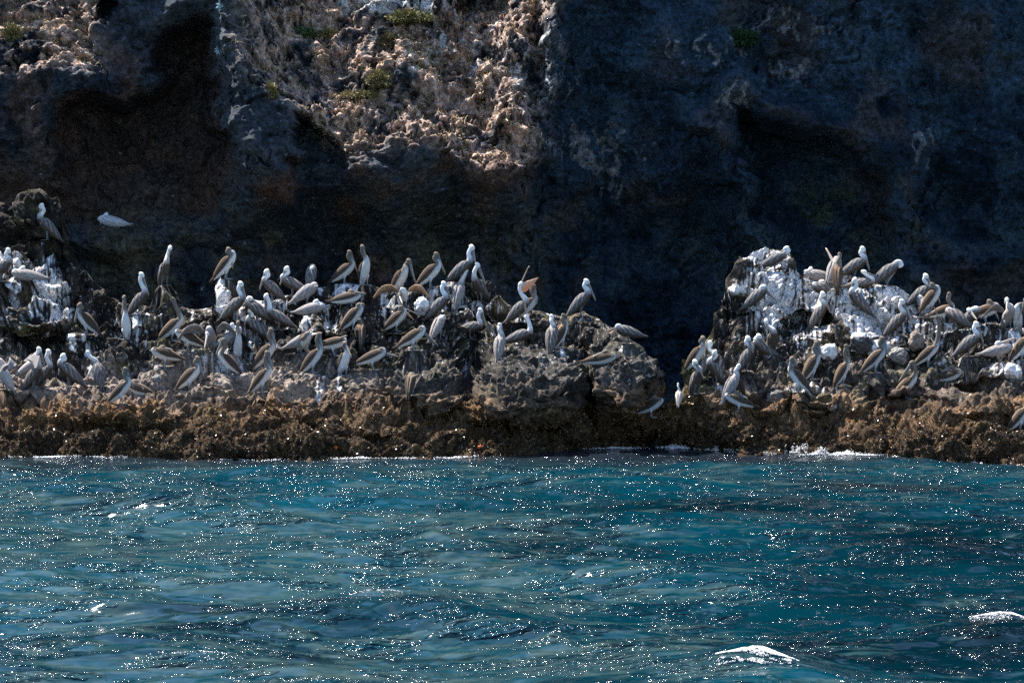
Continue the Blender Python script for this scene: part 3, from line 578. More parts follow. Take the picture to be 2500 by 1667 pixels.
# ---------------------------------------------------------------- bird builder
def tube(path, rad, lat, nseg=12, ref=Vector((0, 1, 0)), cap=True):
    """path: list of Vector; rad: (side, up) radii; returns verts, faces, ring index per vert"""
    V, Fc, R = [], [], []; n = len(path)
    for i in range(n):
        T = (path[min(i + 1, n - 1)] - path[max(i - 1, 0)]).normalized()
        s = (ref - T * ref.dot(T)).normalized(); u = T.cross(s)
        for k in range(nseg):
            a = 2 * math.pi * k / nseg
            V.append(path[i] + s * (rad[i] * lat[i] * math.cos(a)) + u * (rad[i] * math.sin(a))); R.append(i)
    for i in range(n - 1):
        for k in range(nseg):
            a, b = i * nseg + k, i * nseg + (k + 1) % nseg
            Fc.append((a, b, b + nseg, a + nseg))
    if cap:
        V.append(path[0]); R.append(0); c0 = len(V) - 1; V.append(path[-1]); R.append(n - 1); c1 = len(V) - 1
        for k in range(nseg):
            Fc.append(((k + 1) % nseg, k, c0)); Fc.append(((n - 1) * nseg + k, (n - 1) * nseg + (k + 1) % nseg, c1))
    return V, Fc, R

class MB:
    def __init__(s): s.v, s.f, s.c = [], [], []
    def add(s, V, Fc, col):
        o = len(s.v); s.v += [tuple(x) for x in V]; s.f += [tuple(i + o for i in q) for q in Fc]
        s.c += [tuple(c) for c in col] if len(col) == len(V) and len(V) != 3 else [tuple(col)] * len(V)
    def mesh(s, name):
        me = bpy.data.meshes.new(name); me.from_pydata(s.v, [], s.f); me.polygons.foreach_set("use_smooth", [True] * len(me.polygons))
        set_attrs(me, {"col": np.array(s.c, f32)}); me.update(); return me

def ellipsoid(c, ax, r, n=10, m=7):
    """axes matrix columns, radii"""
    V, Fc = [], []
    for i in range(m + 1):
        th = math.pi * i / m
        for k in range(n):
            ph = 2 * math.pi * k / n
            l = (math.cos(th) * r[0], math.sin(th) * math.cos(ph) * r[1], math.sin(th) * math.sin(ph) * r[2])
            V.append(c + ax[0] * l[0] + ax[1] * l[1] + ax[2] * l[2])
    for i in range(m):
        for k in range(n): Fc.append((i * n + k, i * n + (k + 1) % n, (i + 1) * n + (k + 1) % n, (i + 1) * n + k))
    return V, Fc

def mixc(a, b, t): t = max(0, min(1, t)); return tuple(a[i] + (b[i] - a[i]) * t for i in range(3))

PLUM = {  # back, belly, neck, head crown, wing, wing tip, bill, pouch, leg
 'A': dict(back=(.24,.22,.21), belly=(.06,.045,.035), neck=(.72,.72,.72), head=(.88,.86,.76), wing=(.105,.095,.092), tip=(.04,.04,.045), bill=(.22,.20,.19), pouch=(.12,.115,.12), leg=(.12,.13,.14)),
 'P': dict(back=(.36,.33,.32), belly=(.26,.23,.22), neck=(.64,.62,.61), head=(.78,.75,.72), wing=(.25,.225,.215), tip=(.16,.15,.15), bill=(.50,.44,.40), pouch=(.42,.33,.29), leg=(.12,.13,.14)),
 'J': dict(back=(.19,.12,.075), belly=(.58,.59,.59), neck=(.155,.135,.115), head=(.17,.14,.11), wing=(.066,.048,.036), tip=(.04,.034,.03), bill=(.14,.15,.16), pouch=(.13,.145,.16), leg=(.20,.22,.24)),
 'C': dict(back=(.06,.045,.03), belly=(.07,.05,.035), neck=(.05,.04,.03), head=(.05,.04,.03), wing=(.06,.04,.028), tip=(.02,.018,.015), bill=(.10,.08,.05), pouch=(.1,.08,.05), leg=(.03,.03,.03)),
 'K': dict(back=(.016,.017,.019), belly=(.015,.016,.018), neck=(.015,.016,.018), head=(.016,.017,.018), wing=(.018,.018,.02), tip=(.01,.01,.011), bill=(.05,.05,.045), pouch=(.05,.05,.045), leg=(.02,.02,.02)),
 'S': dict(back=(.52,.46,.42), belly=(.66,.62,.60), neck=(.72,.68,.66), head=(.78,.75,.73), wing=(.50,.43,.38), tip=(.20,.17,.15), bill=(.08,.07,.06), pouch=(.08,.07,.06), leg=(.40,.30,.26)),
}
RA = [(-.36, .016), (-.33, .038), (-.26, .064), (-.18, .090), (-.08, .112), (.02, .120), (.10, .113), (.16, .092), (.20, .072)]
def R_at(a, k=1.0): return np.interp(a, [x[0] for x in RA], [x[1] for x in RA]) * k

def make_bird(idx, b, foot):
    fu, fv, hu, hv, bu, bv, yaw, pitch, pl, pose, label = b
    r = random.Random(idx * 7 + 3)
    pc = dict(PLUM[pl]); jit = r.uniform(.88, 1.12)
    if pl in 'AJP':
        j2 = r.uniform(-.05, .05)
        for k in ('back', 'wing', 'neck', 'belly'): pc[k] = tuple(min(.85, max(.01, c * jit * (1 + j2 * (1 - i)))) for i, c in enumerate(pc[k]))
    if fu == 270: pc.update(wing=(.48, .50, .52), back=(.55, .55, .55), belly=(.45, .45, .45), tip=(.3, .3, .3), neck=(.8, .8, .8), head=(.85, .85, .85))
    small = {'S': 0.62, 'C': 0.72, 'K': 0.66}.get(pl, 1.0); fat = {'C': .72, 'K': .72, 'S': .95}.get(pl, r.uniform(.86, 1.0))
    mpp = (CY + foot.y) / F; SC = mpp * 128 * r.uniform(.94, 1.06) * small
    Y = math.radians(yaw); cy_, sy_ = math.cos(Y), math.sin(Y); p = math.radians(pitch)
    sit = 'i' in pose
    A = Vector((math.cos(p), 0, math.sin(p))); Nn = Vector((-math.sin(p), 0, math.cos(p))); Lt = Vector((0, 1, 0))
    hc = 0.10 if sit else 0.235 + 0.055 * math.sin(p)
    C0 = Vector((0.0, 0, hc))
    def loc(du, dv, u0):                       # photo offset from the feet -> bird coordinates
        dx = du * mpp / SC; dz = -dv * mpp / SC
        if abs(sy_) < .35: return Vector((dx / cy_, 0, dz))
        u = dx * cy_ + u0 * sy_ * sy_; vv = (u * cy_ - dx) / sy_
        return Vector((u, max(-.17, min(.17, vv)), dz))
    S0 = C0 + A * .19
    Hd = loc(hu - fu, hv - fv, S0.x + (.02 if 't' not in pose else -.12)) - Vector((0, 0, .034))
    if 't' in pose:                            # head drawn down on to the back between the wings
        want = C0 + A * .05 + Nn * .14
        Hd = Vector((Hd.x * .6 + want.x * .4, Hd.y, max(min(Hd.z, want.z + .10), want.z - .02)))
    dvec = Hd - S0
    if dvec.length > .60 and pose != 'U': Hd = S0 + dvec.normalized() * .60
    if dvec.length > .85: Hd = S0 + dvec.normalized() * .85
    # bill direction: screen part measured, depth part fills up the true bill length
    wx, wz = (bu - hu) * mpp / SC, -(bv - hv) * mpp / SC - .0 + .034
    BL = {'S': .11, 'C': .10, 'K': .10}.get(pl, .36); m2 = wx * wx + wz * wz
    dep = math.sqrt(max(0, BL * BL - m2)) * (1 if sy_ > 0.3 else -1) * (.8 if abs(sy_) > .3 else .45)
    if 't' in pose: dep *= .3
    bl = Vector((wx * cy_ + dep * sy_, -wx * sy_ + dep * cy_ * 1.0, wz))
    BL = min(max(bl.length, .22 if pl in 'AJP' else .08), .42); bd = bl.normalized()
    # --- body, neck and head in one skin
    ab = [-.36, -.33, -.27, -.20, -.13, -.06, .01, .08, .14, .19]
    path = [C0 + A * a - Nn * (.02 * (1 - ((a + .36) / .55))) for a in ab]; rad = [float(R_at(a, fat)) for a in ab]; lat = [.9] * len(ab)
    dist = (Hd - path[-1]).length; slack = max(0, .46 - dist)
    Fw = Vector((1, 0, 0)); sgn = 1 if bd.x >= -.25 else -1
    if 't' in pose: sgn = -1
    P0 = path[-1]; up = Vector((0, 0, 1))
    P1 = P0 + (A * .25 + up * .7).normalized() * (.07 + slack * .32)
    if pose == 'U' or pose == 'g': P2 = Hd - Vector((.0, 0, 1)) * dist * .45 + Fw * .06
    else: P2 = Hd - Fw * (.075 * sgn + .22 * slack * sgn) - up * (.10 + .2 * dist)
    P3 = Hd
    nk = 15; fatn = .8 if pl in 'CKS' else 1
    for i in range(1, nk + 1):
        t = i / nk; q = (1 - t) ** 3 * P0 + 3 * (1 - t) ** 2 * t * P1 + 3 * (1 - t) * t * t * P2 + t ** 3 * P3
        path.append(q); rr = float(np.interp(t, [0, .12, .3, .55, .8, 1], [.085 * fat, .066, .050, .042, .040, .040])) * fatn
        rad.append(rr); lat.append(.88)
    V, Fc, R = tube(path, rad, lat, 14)
    nr_, ns = len(path), 14                    # relax the bends
    A_ = np.array([tuple(v) for v in V[:nr_ * ns]]).reshape(nr_, ns, 3)
    for _ in range(3):
        B_ = A_.copy(); B_[1:-1] = .5 * A_[1:-1] + .25 * (A_[:-2] + A_[2:]); A_ = B_
    V[:nr_ * ns] = [Vector(x) for x in A_.reshape(-1, 3)]
    cols = []
    for v, ri in zip(V, R):
        if ri < len(ab):
            t = (v - path[ri]).dot(Nn) / max(rad[ri], .01); c = mixc(pc['belly'], pc['back'], .5 + t * 1.6)
        else:
            t = (ri - len(ab)) / nk; c = mixc(pc['back'] if pl != 'J' else pc['neck'], pc['neck'], t * 3.5)
            if pl == 'J' and (v - path[ri]).dot(Vector((1, 0, -.2))) > 0 and t < .35: c = mixc(pc['belly'], pc['neck'], t * 2.6)
            if t > .8: c = mixc(c, pc['head'], (t - .8) * 5)
        cols.append(c)
    mb = MB(); mb.add(V, Fc, cols)
    hx = (bd * .75 + Fw * sgn * .3 + up * .05).normalized(); hy = (Lt - hx * Lt.dot(hx)).normalized(); hz = hx.cross(hy)
    if hz.z < 0: hz = -hz
    Ve, Fe = ellipsoid(Hd + bd * .006, (hx, hy, hz), (.066 * fatn, .043 * fatn, .049 * fatn))
    mb.add(Ve, Fe, [mixc(pc['head'], pc['neck'], .35 - (v - Hd).dot(up) * 14) for v in Ve])
    for s in (-1, 1):
        Ve, Fe = ellipsoid(Hd + hx * .022 + hz * .008 + hy * (s * .038 * fatn), (hx, hy, hz), (.008, .006, .008), 6, 4)
        mb.add(Ve, Fe, (.02, .018, .015))
    root = bpy.data.objects.new({'C': 'cormorant', 'K': 'cormorant', 'S': 'seabird'}.get(pl, 'pelican'), None); COL.objects.link(root)
    root.location = foot; root.rotation_euler = (0, 0, Y); root.scale = (SC, SC, SC); root.empty_display_size = .1
    root['label'] = label; root['category'] = {'C': 'cormorant', 'K': 'cormorant', 'S': 'seabird'}.get(pl, 'pelican')
    if pl in 'AJP': root['group'] = "pelicans roosting on the shore rocks"
    if pl in 'CK': root['group'] = "cormorants among the pelicans"
    link("body", mb.mesh("body"), M_FEATHER, root)
    # --- tail
    mb = MB(); V = []
    for a, wd, th, dn in ((-.24, .05, .03, 0), (-.34, .055, .012, -.012), (-.44, .05, .006, -.03)):
        for s, t in ((-1, -1), (1, -1), (1, 1), (-1, 1)): V.append(C0 + A * (a * (1 if not sit else .98)) + Nn * (dn + t * th / 2) + Lt * (s * wd * fat))
    Fc = [(0, 1, 2, 3), (11, 10, 9, 8)] + [(i + k, i + 4 + k, i + 4 + (k + 1) % 4, i + (k + 1) % 4) for i in (0, 4) for k in range(4)]
    mb.add(V, Fc, [mixc(pc['tip'], pc['back'], .5 if i < 4 else .15) for i in range(12)]); link("tail", mb.mesh("tail"), M_WING, root)
    # --- wings
    droop = r.uniform(-4, 6)
    for s in (-1, 1):
        mb = MB()
        if 'w' not in pose:
            ns_, nt_ = 16, 8; V = []; cols = []
            for lay in (0, 1):
                for i in range(ns_ + 1):
                    u = i / ns_; a = .165 - .625 * u
                    Rr = float(R_at(max(a, -.34), fat)) + (.016 if lay == 0 else .002) * min(1, u * 8 + .2); Rr = max(Rr, .020)
                    top = math.radians(float(np.interp(u, [0, .15, .5, .8, 1], [48, 82, 86, 80, 50]))); bot = math.radians(float(np.interp(u, [0, .15, .4, .7, .9, 1], [25, 2, -8 + droop, 0, 24, 42])))
                    for j in range(nt_ + 1):
                        t = j / nt_; ph = top + (bot - top) * t
                        rr = Rr + (.004 * ((j % 2) - .5) if 0 < j < nt_ else 0) - (.008 if j in (0, nt_) and lay == 0 else 0)
                        cen = C0 + A * a - Nn * (.02 * (1 - (a + .36) / .55)) if a > -.36 else C0 + A * a - Nn * .022
                        V.append(cen + Nn * (rr * math.sin(ph)) + Lt * (s * rr * math.cos(ph) * .95))
                        c = mixc(pc['wing'], pc['tip'], .35 * ((i + j) % 3 == 0) + (u - .62) * 2.4 + (t - .75) * 1.6 * (u > .35)); 
                        if pl == 'A' or pl == 'P': c = mixc(c, (.50, .48, .47), .6 * (((i * 3 + j * 5) % 4) == 0) * (1 - u))
                        if pl == 'J': c = mixc(c, (.38, .27, .19), .55 * (t < .22) * (u < .75))
                        cols.append(c)
            W = nt_ + 1; T0 = (ns_ + 1) * W; Fc = []
            for i in range(ns_):
                for j in range(nt_):
                    q = (i * W + j, i * W + j + 1, (i + 1) * W + j + 1, (i + 1) * W + j); Fc.append(q); Fc.append(tuple(x + T0 for x in q[::-1]))
            for i in range(ns_):
                for j in (0, nt_): a_, b_ = i * W + j, (i + 1) * W + j; Fc.append((a_, b_, b_ + T0, a_ + T0))
            for j in range(nt_):
                for i in (0, ns_): a_, b_ = i * W + j, i * W + j + 1; Fc.append((a_, b_, b_ + T0, a_ + T0))
            mb.add(V, Fc, cols)
        else:                                  # open wing: arm out and up, bent at the wrist, feathers hanging
            sh = C0 + A * .12 + Nn * .05 + Lt * (s * .10); k = r.uniform(.8, 1.1)
            lift = r.uniform(.10, .24) if idx != 41 else .10; out = .26 if idx != 41 else .30
            el = sh + Lt * (s * out * .5 * k) + up * (lift) - Fw * .06
            wr = sh + Lt * (s * out * 1.15 * k) + up * (lift * .75) + Fw * .05
            tp = wr + Lt * (s * .20 * k) - up * .26 - Fw * .12
            keys = [sh, el, wr, tp]; V = []; cols = []; n_ = 18
            for lay in (0, 1):
                for i in range(n_ + 1):
                    u = i / n_ * 3; k0 = min(int(u), 2); q = keys[k0].lerp(keys[k0 + 1], u - k0); un = min(3, u + .35); up_ = max(0, u - .35); kn, kp = min(int(un), 2), min(int(up_), 2); q = (q * 2 + keys[kn].lerp(keys[kn + 1], un - kn) + keys[kp].lerp(keys[kp + 1], up_ - kp)) / 4
                    ch = float(np.interp(i / n_, [0, .3, .7, 1], [.22, .22, .20, .05])); dirc = (-Fw * .75 - up * .55 - Nn * .1).normalized()
                    for j in range(5):
                        t = j / 4; V.append(q + dirc * (ch * t * math.sin(min(1, .25 + i / n_ * 1.2) * 1.57)) + Vector((0, 0, -.012 - .01 * (1 - t))) * lay)
                        cols.append(mixc((.42, .27, .17) if pl == 'J' else pc['wing'], pc['tip'], t * 1.1 - .35 + .15 * (i % 2)))
            T0 = (n_ + 1) * 5; Fc = []
            for i in range(n_):
                for j in range(4):
                    q = (i * 5 + j, i * 5 + j + 1, (i + 1) * 5 + j + 1, (i + 1) * 5 + j); Fc.append(q); Fc.append(tuple(x + T0 for x in q[::-1]))
                for j in (0, 4): a_, b_ = i * 5 + j, (i + 1) * 5 + j; Fc.append((a_, b_, b_ + T0, a_ + T0))
            mb.add(V, Fc, cols)
        link("wing", mb.mesh("wing"), M_WING, root)
    # --- bill and pouch
    side = hy; st = Hd + bd * .030 + Fw * (.026 * sgn if bd.z < -.3 else 0)
    def blade(start, d, L, w0, h0, c0, c1, hook=True, n=9):
        dd = d.normalized(); ss = (side - dd * side.dot(dd)).normalized(); uu = dd.cross(ss); uu = -uu if uu.z < 0 and abs(dd.z) < .9 else uu
        V, Fc, cc_ = [], [], []
        for i in range(n + 1):
            t = i / n; q = start + dd * (L * t) - (uu * .016 * max(0, (t - .88) / .12) if hook else uu * 0)
            ww = w0 * (1 - .62 * t + .22 * max(0, t - .8) * 5 * (1 - t)); hh = h0 * (1 - .6 * t)
            for k in range(8):
                a = 2 * math.pi * k / 8; V.append(q + ss * (ww * math.cos(a)) + uu * (hh * math.sin(a))); cc_.append(mixc(c0, c1, t * 1.2))
        for i in range(n):
            for k in range(8): a, c = i * 8 + k, i * 8 + (k + 1) % 8; Fc.append((a, c, c + 8, a + 8))
        Fc.append(tuple(range(7, -1, -1))); Fc.append(tuple(n * 8 + k for k in range(8)))
        return V, Fc, cc_, dd, uu
    tipc = mixc(pc['bill'], (.55, .40, .22), .5) if pl in 'AJP' else pc['bill']
    mb = MB(); V, Fc, cc_, dd, uu = blade(st, bd, BL - .01, .024 * fatn, .015 * fatn, pc['bill'], tipc); mb.add(V, Fc, cc_); link("bill", mb.mesh("bill"), M_BILL, root)
    if pl in 'AJP':
        throat = path[len(ab) + nk - 5]
        if pose in ('o', 'G', 'g', 'U'):       # lower half lowered, pouch stretched below it
            ax = side; ang = {'o': .42, 'G': .85, 'g': .30, 'U': .10}[pose] * (1 if idx != 64 else .8)
            tgt = {'o': Vector((0, 0, -1)), 'G': Vector((1, 0, 0)), 'g': Vector((-1, 0, 0)) if bd.x < 0 else Vector((1, 0, 0)), 'U': Vector((1, 0, 0))}[pose]
            if pose == 'g': tgt = Vector((1, 0, 0))
            ld = (bd * math.cos(ang) + (tgt - bd * tgt.dot(bd)).normalized() * math.sin(ang)).normalized()
            pcx = {'o': (.50, .24, .13), 'G': (.80, .30, .15), 'g': (.36, .30, .28), 'U': (.62, .36, .30)}[pose]
            mb = MB(); L = BL - .03; n = 10; V = []; Fc = []; cc_ = []; dr = (ld * .2 + (throat - Hd).normalized()).normalized()
            dep_ = {'o': .05, 'G': .20, 'g': .03, 'U': .03}[pose]
            for i in range(n + 1):
                t = i / n; q = st + ld * (L * t); hgt = dep_ * math.sin(math.pi * min(1, (1 - t) * .55 + .0)) + .006
                ww = .020 * (1 - t) + .005
                for k in range(7):
                    a = math.pi * k / 6; V.append(q + side * (ww * math.cos(a)) + dr * (hgt * math.sin(a))); cc_.append(mixc(pcx, (.55, .42, .30), .8 if k in (0, 6) else 0))
                V.append(q + side * 0 - dr * .002); cc_.append(pcx)
            for i in range(n):
                for k in range(8): a, c = i * 8 + k, i * 8 + (k + 1) % 8; Fc.append((a, c, c + 8, a + 8))
            Fc.append(tuple(range(7, -1, -1))); Fc.append(tuple(n * 8 + k for k in range(8)))
            mb.add(V, Fc, cc_)
        else:
            mb = MB(); L = BL - .03; n = 8; V = []; Fc = []; cc_ = []; down = -uu
            tw = (throat - st); tw = tw - dd * tw.dot(dd)
            if tw.length > .01: down = tw.normalized()
            for i in range(n + 1):
                t = i / n; q = st + dd * (L * t) + down * .010; hgt = float(np.interp(t, [0, .15, .5, 1], [.036, .046, .034, .008])); ww = .019 * (1 - .6 * t)
                for k in range(8):
                    a = 2 * math.pi * k / 8; q2 = max(0, math.cos(a)); V.append(q + side * (ww * math.sin(a)) + down * (hgt * q2 - .004 * (1 - q2))); cc_.append(mixc(pc['pouch'], pc['bill'], t))
            for i in range(n):
                for k in range(8): a, c = i * 8 + k, i * 8 + (k + 1) % 8; Fc.append((a, c, c + 8, a + 8))
            Fc.append(tuple(range(7, -1, -1))); Fc.append(tuple(n * 8 + k for k in range(8)))
            mb.add(V, Fc, cc_)
        link("pouch", mb.mesh("pouch"), M_BILL, root)
    # --- legs
    if not sit:
        for s in (-1, 1):
            mb = MB(); hip = C0 - A * .05 - Nn * .07 + Lt * (s * .055 * fat); ft = Vector((.0 + s * .012, s * .06 * fat, 0.012))
            hock = Vector((hip.x * .5 - .01, s * .06 * fat, .085)); wid = .016
            V, Fc, R = tube([hip, hip.lerp(hock, .5), hock, ft + Vector((0, 0, .02)), ft], [.036, .026, .013, .0105, .011], [1] * 5, 7, Vector((0, 1, 0)) if True else None)
            mb.add(V, Fc, [mixc(pc['belly'], pc['leg'], R_ / 2) for R_ in R])
            fan = [ft + Vector((-.02, 0, .004))] + [ft + Vector((.10 * math.cos(g), .10 * math.sin(g), .002)) for g in (-.5, -.25, 0, .25, .5)]
            V = fan + [v - Vector((0, 0, .012)) for v in fan]; Fc = [tuple(range(6)), tuple(range(11, 5, -1))] + [(k, k + 6, (k + 1) % 6 + 6, (k + 1) % 6) for k in range(6)]
            mb.add(V, Fc, pc['leg']); link("leg", mb.mesh("leg"), M_SKIN, root)
    return root
for i, (b, p) in enumerate(zip(ALL, FEET)): make_bird(i, b, p)
# ---------------------------------------------------------------- loose boulders
def boulder(u, v, rpx, sq, colr, label, seed, cap=None):
    h = ray(u, v + rpx * .7, [SH_BVH]); c = h[0]; m = (CY + c.y) / F; rad = rpx * m
    import bmesh
    bm = bmesh.new(); bmesh.ops.create_icosphere(bm, subdivisions=5, radius=1); me = bpy.data.meshes.new("boulder"); bm.to_mesh(me); bm.free()
    n = len(me.vertices); co = np.empty(n * 3, f32); me.vertices.foreach_get("co", co); co = co.reshape(-1, 3)
    q = co + seed * 3.7; d = 1 + .45 * fbm(q, .9, 3, 800 + seed) + .35 * (0.5 - worley(q, .8, 810 + seed)) + .12 * fbm(q, .22, 4, 820, .65)
    nz = fbm(q, .35, 4, 830 + seed)
    co = co * d[:, None] * np.array([rad, rad * .9, rad * sq])
    cl = np.array(colr)[None] * (1 + .4 * nz[:, None])
    if cap: cl = lerp(cl, np.array([.80, .78, .77])[None], sm(co[:, 2] / rad + .6 * nz, *cap)[:, None])
    me.vertices.foreach_set("co", co.astype(f32).ravel()); set_attrs(me, {"col": cl}); me.polygons.foreach_set("use_smooth", [True] * len(me.polygons))
    o = link("boulder", me, M_BOULDER, label=label, category="boulder", group="loose boulders on the shelf"); o.location = (c.x, c.y + rad * .15, c.z + rad * sq * .45); o.rotation_euler[2] = seed
boulder(2024, 856, 21, 1.0, (.40, .38, .37), "round white boulder caked with bird lime, right part", 1, (-.9, -.3))
boulder(2190, 862, 25, .9, (.26, .24, .22), "smooth grey-brown boulder with a dark shaded side, right part", 2, (.9, 1.3))
boulder(2103, 830, 27, 1.0, (.07, .065, .06), "large boulder with a white-stained crown and dark flank, right part", 3, (.2, .7))
boulder(2238, 832, 18, 1.3, (.22, .18, .15), "upright oval brown boulder beside the long-necked pelican", 4)
boulder(2472, 898, 24, .8, (.5, .48, .47), "white boulder near the right picture edge", 5, (-.6, .2))
boulder(1029, 746, 19, 1.2, (.35, .34, .33), "white lime-streaked boulder between pelicans at the centre crest", 6, (-.2, .4))
boulder(297, 872, 15, .8, (.12, .12, .11), "small dark rounded boulder on the pale apron at left", 7)
boulder(383, 922, 12, .8, (.20, .20, .19), "small grey boulder in shadow below the orange-brown pelican", 8)
boulder(2029, 988, 14, .7, (.34, .32, .29), "flat pale stone sunk in the brown weed, right part", 9)
boulder(804, 916, 13, .8, (.13, .13, .11), "rounded dark boulder beside a white trickle, low centre left", 10)
boulder(1893, 960, 26, .7, (.16, .15, .14), "humped grey boulder left of the slender blue-grey pelican", 11)

# ---------------------------------------------------------------- seaweed on the tidal band, foam, plants, sea stars
def scatter_idx(mask, n):
    w = mask.ravel().astype(np.float64); w /= w.sum(); return rng.choice(len(w), n, p=w)
def leaves(base, size, cols, up, wide=.45, lift=0.0):
    """bent two-triangle blades as quads"""
    n = len(base); d = rng.normal(size=(n, 3)) + up; d /= np.linalg.norm(d, axis=1, keepdims=True)
    s = np.cross(d, rng.normal(size=(n, 3))); s /= np.linalg.norm(s, axis=1, keepdims=True); size = size[:, None]
    a = base - s * size * wide * .5; b_ = base + s * size * wide * .5; c = base + d * size + s * size * wide * .6; e = base + d * size * 1.05 - s * size * wide * .4
    V = np.stack([a, b_, c, e], 1).reshape(-1, 3); Fc = np.arange(4 * n).reshape(n, 4); return V, Fc, np.repeat(cols, 4, 0)
area = np.linalg.norm(np.cross(np.gradient(P, axis=1), np.gradient(P, axis=0)), axis=-1)
mw = sm(VF + 60 * n_b + 30 * n_a, 975, 1070) * (VF < 1128) * area
ii = scatter_idx(mw, 190000); bp_ = P.reshape(-1, 3)[ii] + rng.normal(0, .006, (len(ii), 3)); vv = VF.ravel()[ii]; nn = n_c.ravel()[ii]; na = n_a.ravel()[ii] + n_b.ravel()[ii]
t = sm(vv + 30 * na, 1010, 1060)[:, None]; rnd = rng.random((len(ii), 1))
wcx = lerp(lerp(C(.30, .15, .055), C(.24, .16, .06), rnd), lerp(C(.026, .017, .010), C(.23, .135, .058), rnd ** 2.0), t) * (0.75 + .5 * rng.random((len(ii), 1)))
V, Fc, cl = leaves(bp_, rng.uniform(.014, .045, len(ii)), wcx, np.array([0, -.5, .4]))
link("seaweed", mesh_np("seaweed", V, Fc, {"col": cl}, smooth=False), M_WEED, kind="stuff")

def blobs(C_, R_, seed):
    """many little octahedral drops in one mesh"""
    o = np.array([(1, 0, 0), (-1, 0, 0), (0, 1, 0), (0, -1, 0), (0, 0, 1), (0, 0, -1)], f32); fz = np.array([(0, 2, 4), (2, 1, 4), (1, 3, 4), (3, 0, 4), (2, 0, 5), (1, 2, 5), (3, 1, 5), (0, 3, 5)])
    V = C_[:, None] + o[None] * R_[:, None, None]; Fc = (fz[None] + 6 * np.arange(len(C_))[:, None, None]).reshape(-1, 3); return V.reshape(-1, 3), Fc
FOAM = [(1640, 35, 1.3), (1700, 50, .8), (1760, 40, .6), (1830, 60, .8), (1890, 50, .5), (1960, 90, 1.3), (2040, 60, 1.1), (2110, 40, .4), (2200, 30, .3), (2400, 60, .6), (2470, 60, 1.1), (1500, 60, .35), (1110, 40, .5), (1000, 60, .12), (860, 70, .22), (640, 50, .12), (560, 50, .08), (250, 60, .16), (60, 80, .25), (140, 40, .15)]
Cs = []; Rs = []
for (u, su, am) in FOAM:
    n = int(2600 * am); uu_ = rng.normal(u, su * .55, n); wv = np.interp(uu_, *zip(*WAT)); yb = 25600 / (wv - 608) - CY
    k = np.abs(rng.normal(0, 1, n)); yy = yb - .05 - k * (.10 + .14 * am); x_ = (uu_ - 1250) * (CY + yy) / F
    lump = vnoise(np.stack([x_ * 3, yy * 7, x_ * 0], -1), 909) * .6 + vnoise(np.stack([x_ * 11, yy * 30, x_ * 0], -1), 910) * .55; keep = lump > .10 + .12 * k; hh_ = np.maximum(0, lump) * .05 * am
    z_ = sea_z(x_, yy) + .012 + rng.random(n) * (.01 + hh_ + .13 * am * np.exp(-k * 3) * (lump > .3)); Cs.append(np.stack([x_, yy, z_], -1)[keep]); Rs.append(rng.uniform(.003, .011, n)[keep])
for (u, v, hw, ht), nfo in zip(CRESTS, (14000, 4500, 250, 250)):
    d = CZ * F / (v - 608); cy = d - CY; cx = (u - 1250) * d / F; n = nfo
    dx = rng.uniform(-1.15, 1.15, n) * hw; dyy = np.where(rng.random(n) < .7, -np.abs(rng.normal(0, .03, n)), -rng.random(n) * .22) - 0.10 * (dx / hw) ** 2 + .02
    X_ = cx + dx; Y_ = cy + dyy; lump = vnoise(np.stack([X_ * 7, Y_ * 30, X_ * 0], -1), 919) * .6 + vnoise(np.stack([X_ * 24, Y_ * 60, X_ * 0], -1), 920) * .5; keep = (lump > -.05 + .8 * np.abs(dx / hw) ** 2 - .35 * (dyy > -.06)); 
    z_ = sea_z(X_, Y_) + .004 + rng.random(n) * .010 * (1 + lump) * np.exp(-(dx / hw) ** 2); Cs.append(np.stack([X_, Y_, z_], -1)[keep]); Rs.append(rng.uniform(.002, .0065, n)[keep])
V, Fc = blobs(np.concatenate(Cs).astype(f32), np.concatenate(Rs).astype(f32), 0)
link("foam", mesh_np("foam", V, Fc, {"col": np.full((len(V), 3), .85, f32)}), M_FOAM, kind="stuff")

def plant(u, v, w_px, h_px, c0, c1, label, n=2600, name="bush", ls=(.03, .09), seed=0):
    h = ray(u, v, [CLIFF_BVH]); c = h[0]; m = (CY + c.y) / F; rx, rz = w_px * m / 2, h_px * m / 2
    root = bpy.data.objects.new(name, None); COL.objects.link(root); root.location = (c.x, c.y - .1, c.z - rz * .3)
    root['label'] = label; root['category'] = "plant"
    d = rng.normal(size=(n, 3)); d /= np.linalg.norm(d, axis=1, keepdims=True); q = d * (rng.random((n, 1)) ** .45)
    lump = vnoise((q * 2.2 + seed).astype(f32), 33); q = q * (1 + .35 * lump[:, None]); q[:, 2] = np.where(q[:, 2] < -.3, q[:, 2] * .5, q[:, 2])
    base = q * np.array([rx, min(rx, .45), rz]); cl = lerp(np.array(c0), np.array(c1), np.clip(rng.random((n, 1)) * .7 + .3 * lump[:, None], 0, 1))
    V, Fc, cl = leaves(base, rng.uniform(*ls, n), cl, d * 1.2 + np.array([0, 0, .5]), .3)
    link("foliage", mesh_np("foliage", V, Fc, {"col": cl}, smooth=False), M_LEAF, root)
    mb = MB()
    for k in range(9):
        a = rng.normal(size=3) * np.array([rx * .6, .12, rz * .35]); V, Fc2, R = tube([Vector((0, .1, -rz * .4)), Vector(a * .5), Vector(a)], [.014, .009, .004], [1, 1, 1], 5); mb.add(V, Fc2, (.13, .09, .06))
    link("stem", mb.mesh("stem"), M_LEAF, root)
G1, G2 = (.055, .075, .022), (.16, .17, .06); D1, D2 = (.12, .10, .035), (.34, .28, .12)
plant(1000, 42, 100, 30, G1, D2, "yellow-green cushion plant topmost on the sunlit buttress", 3600)
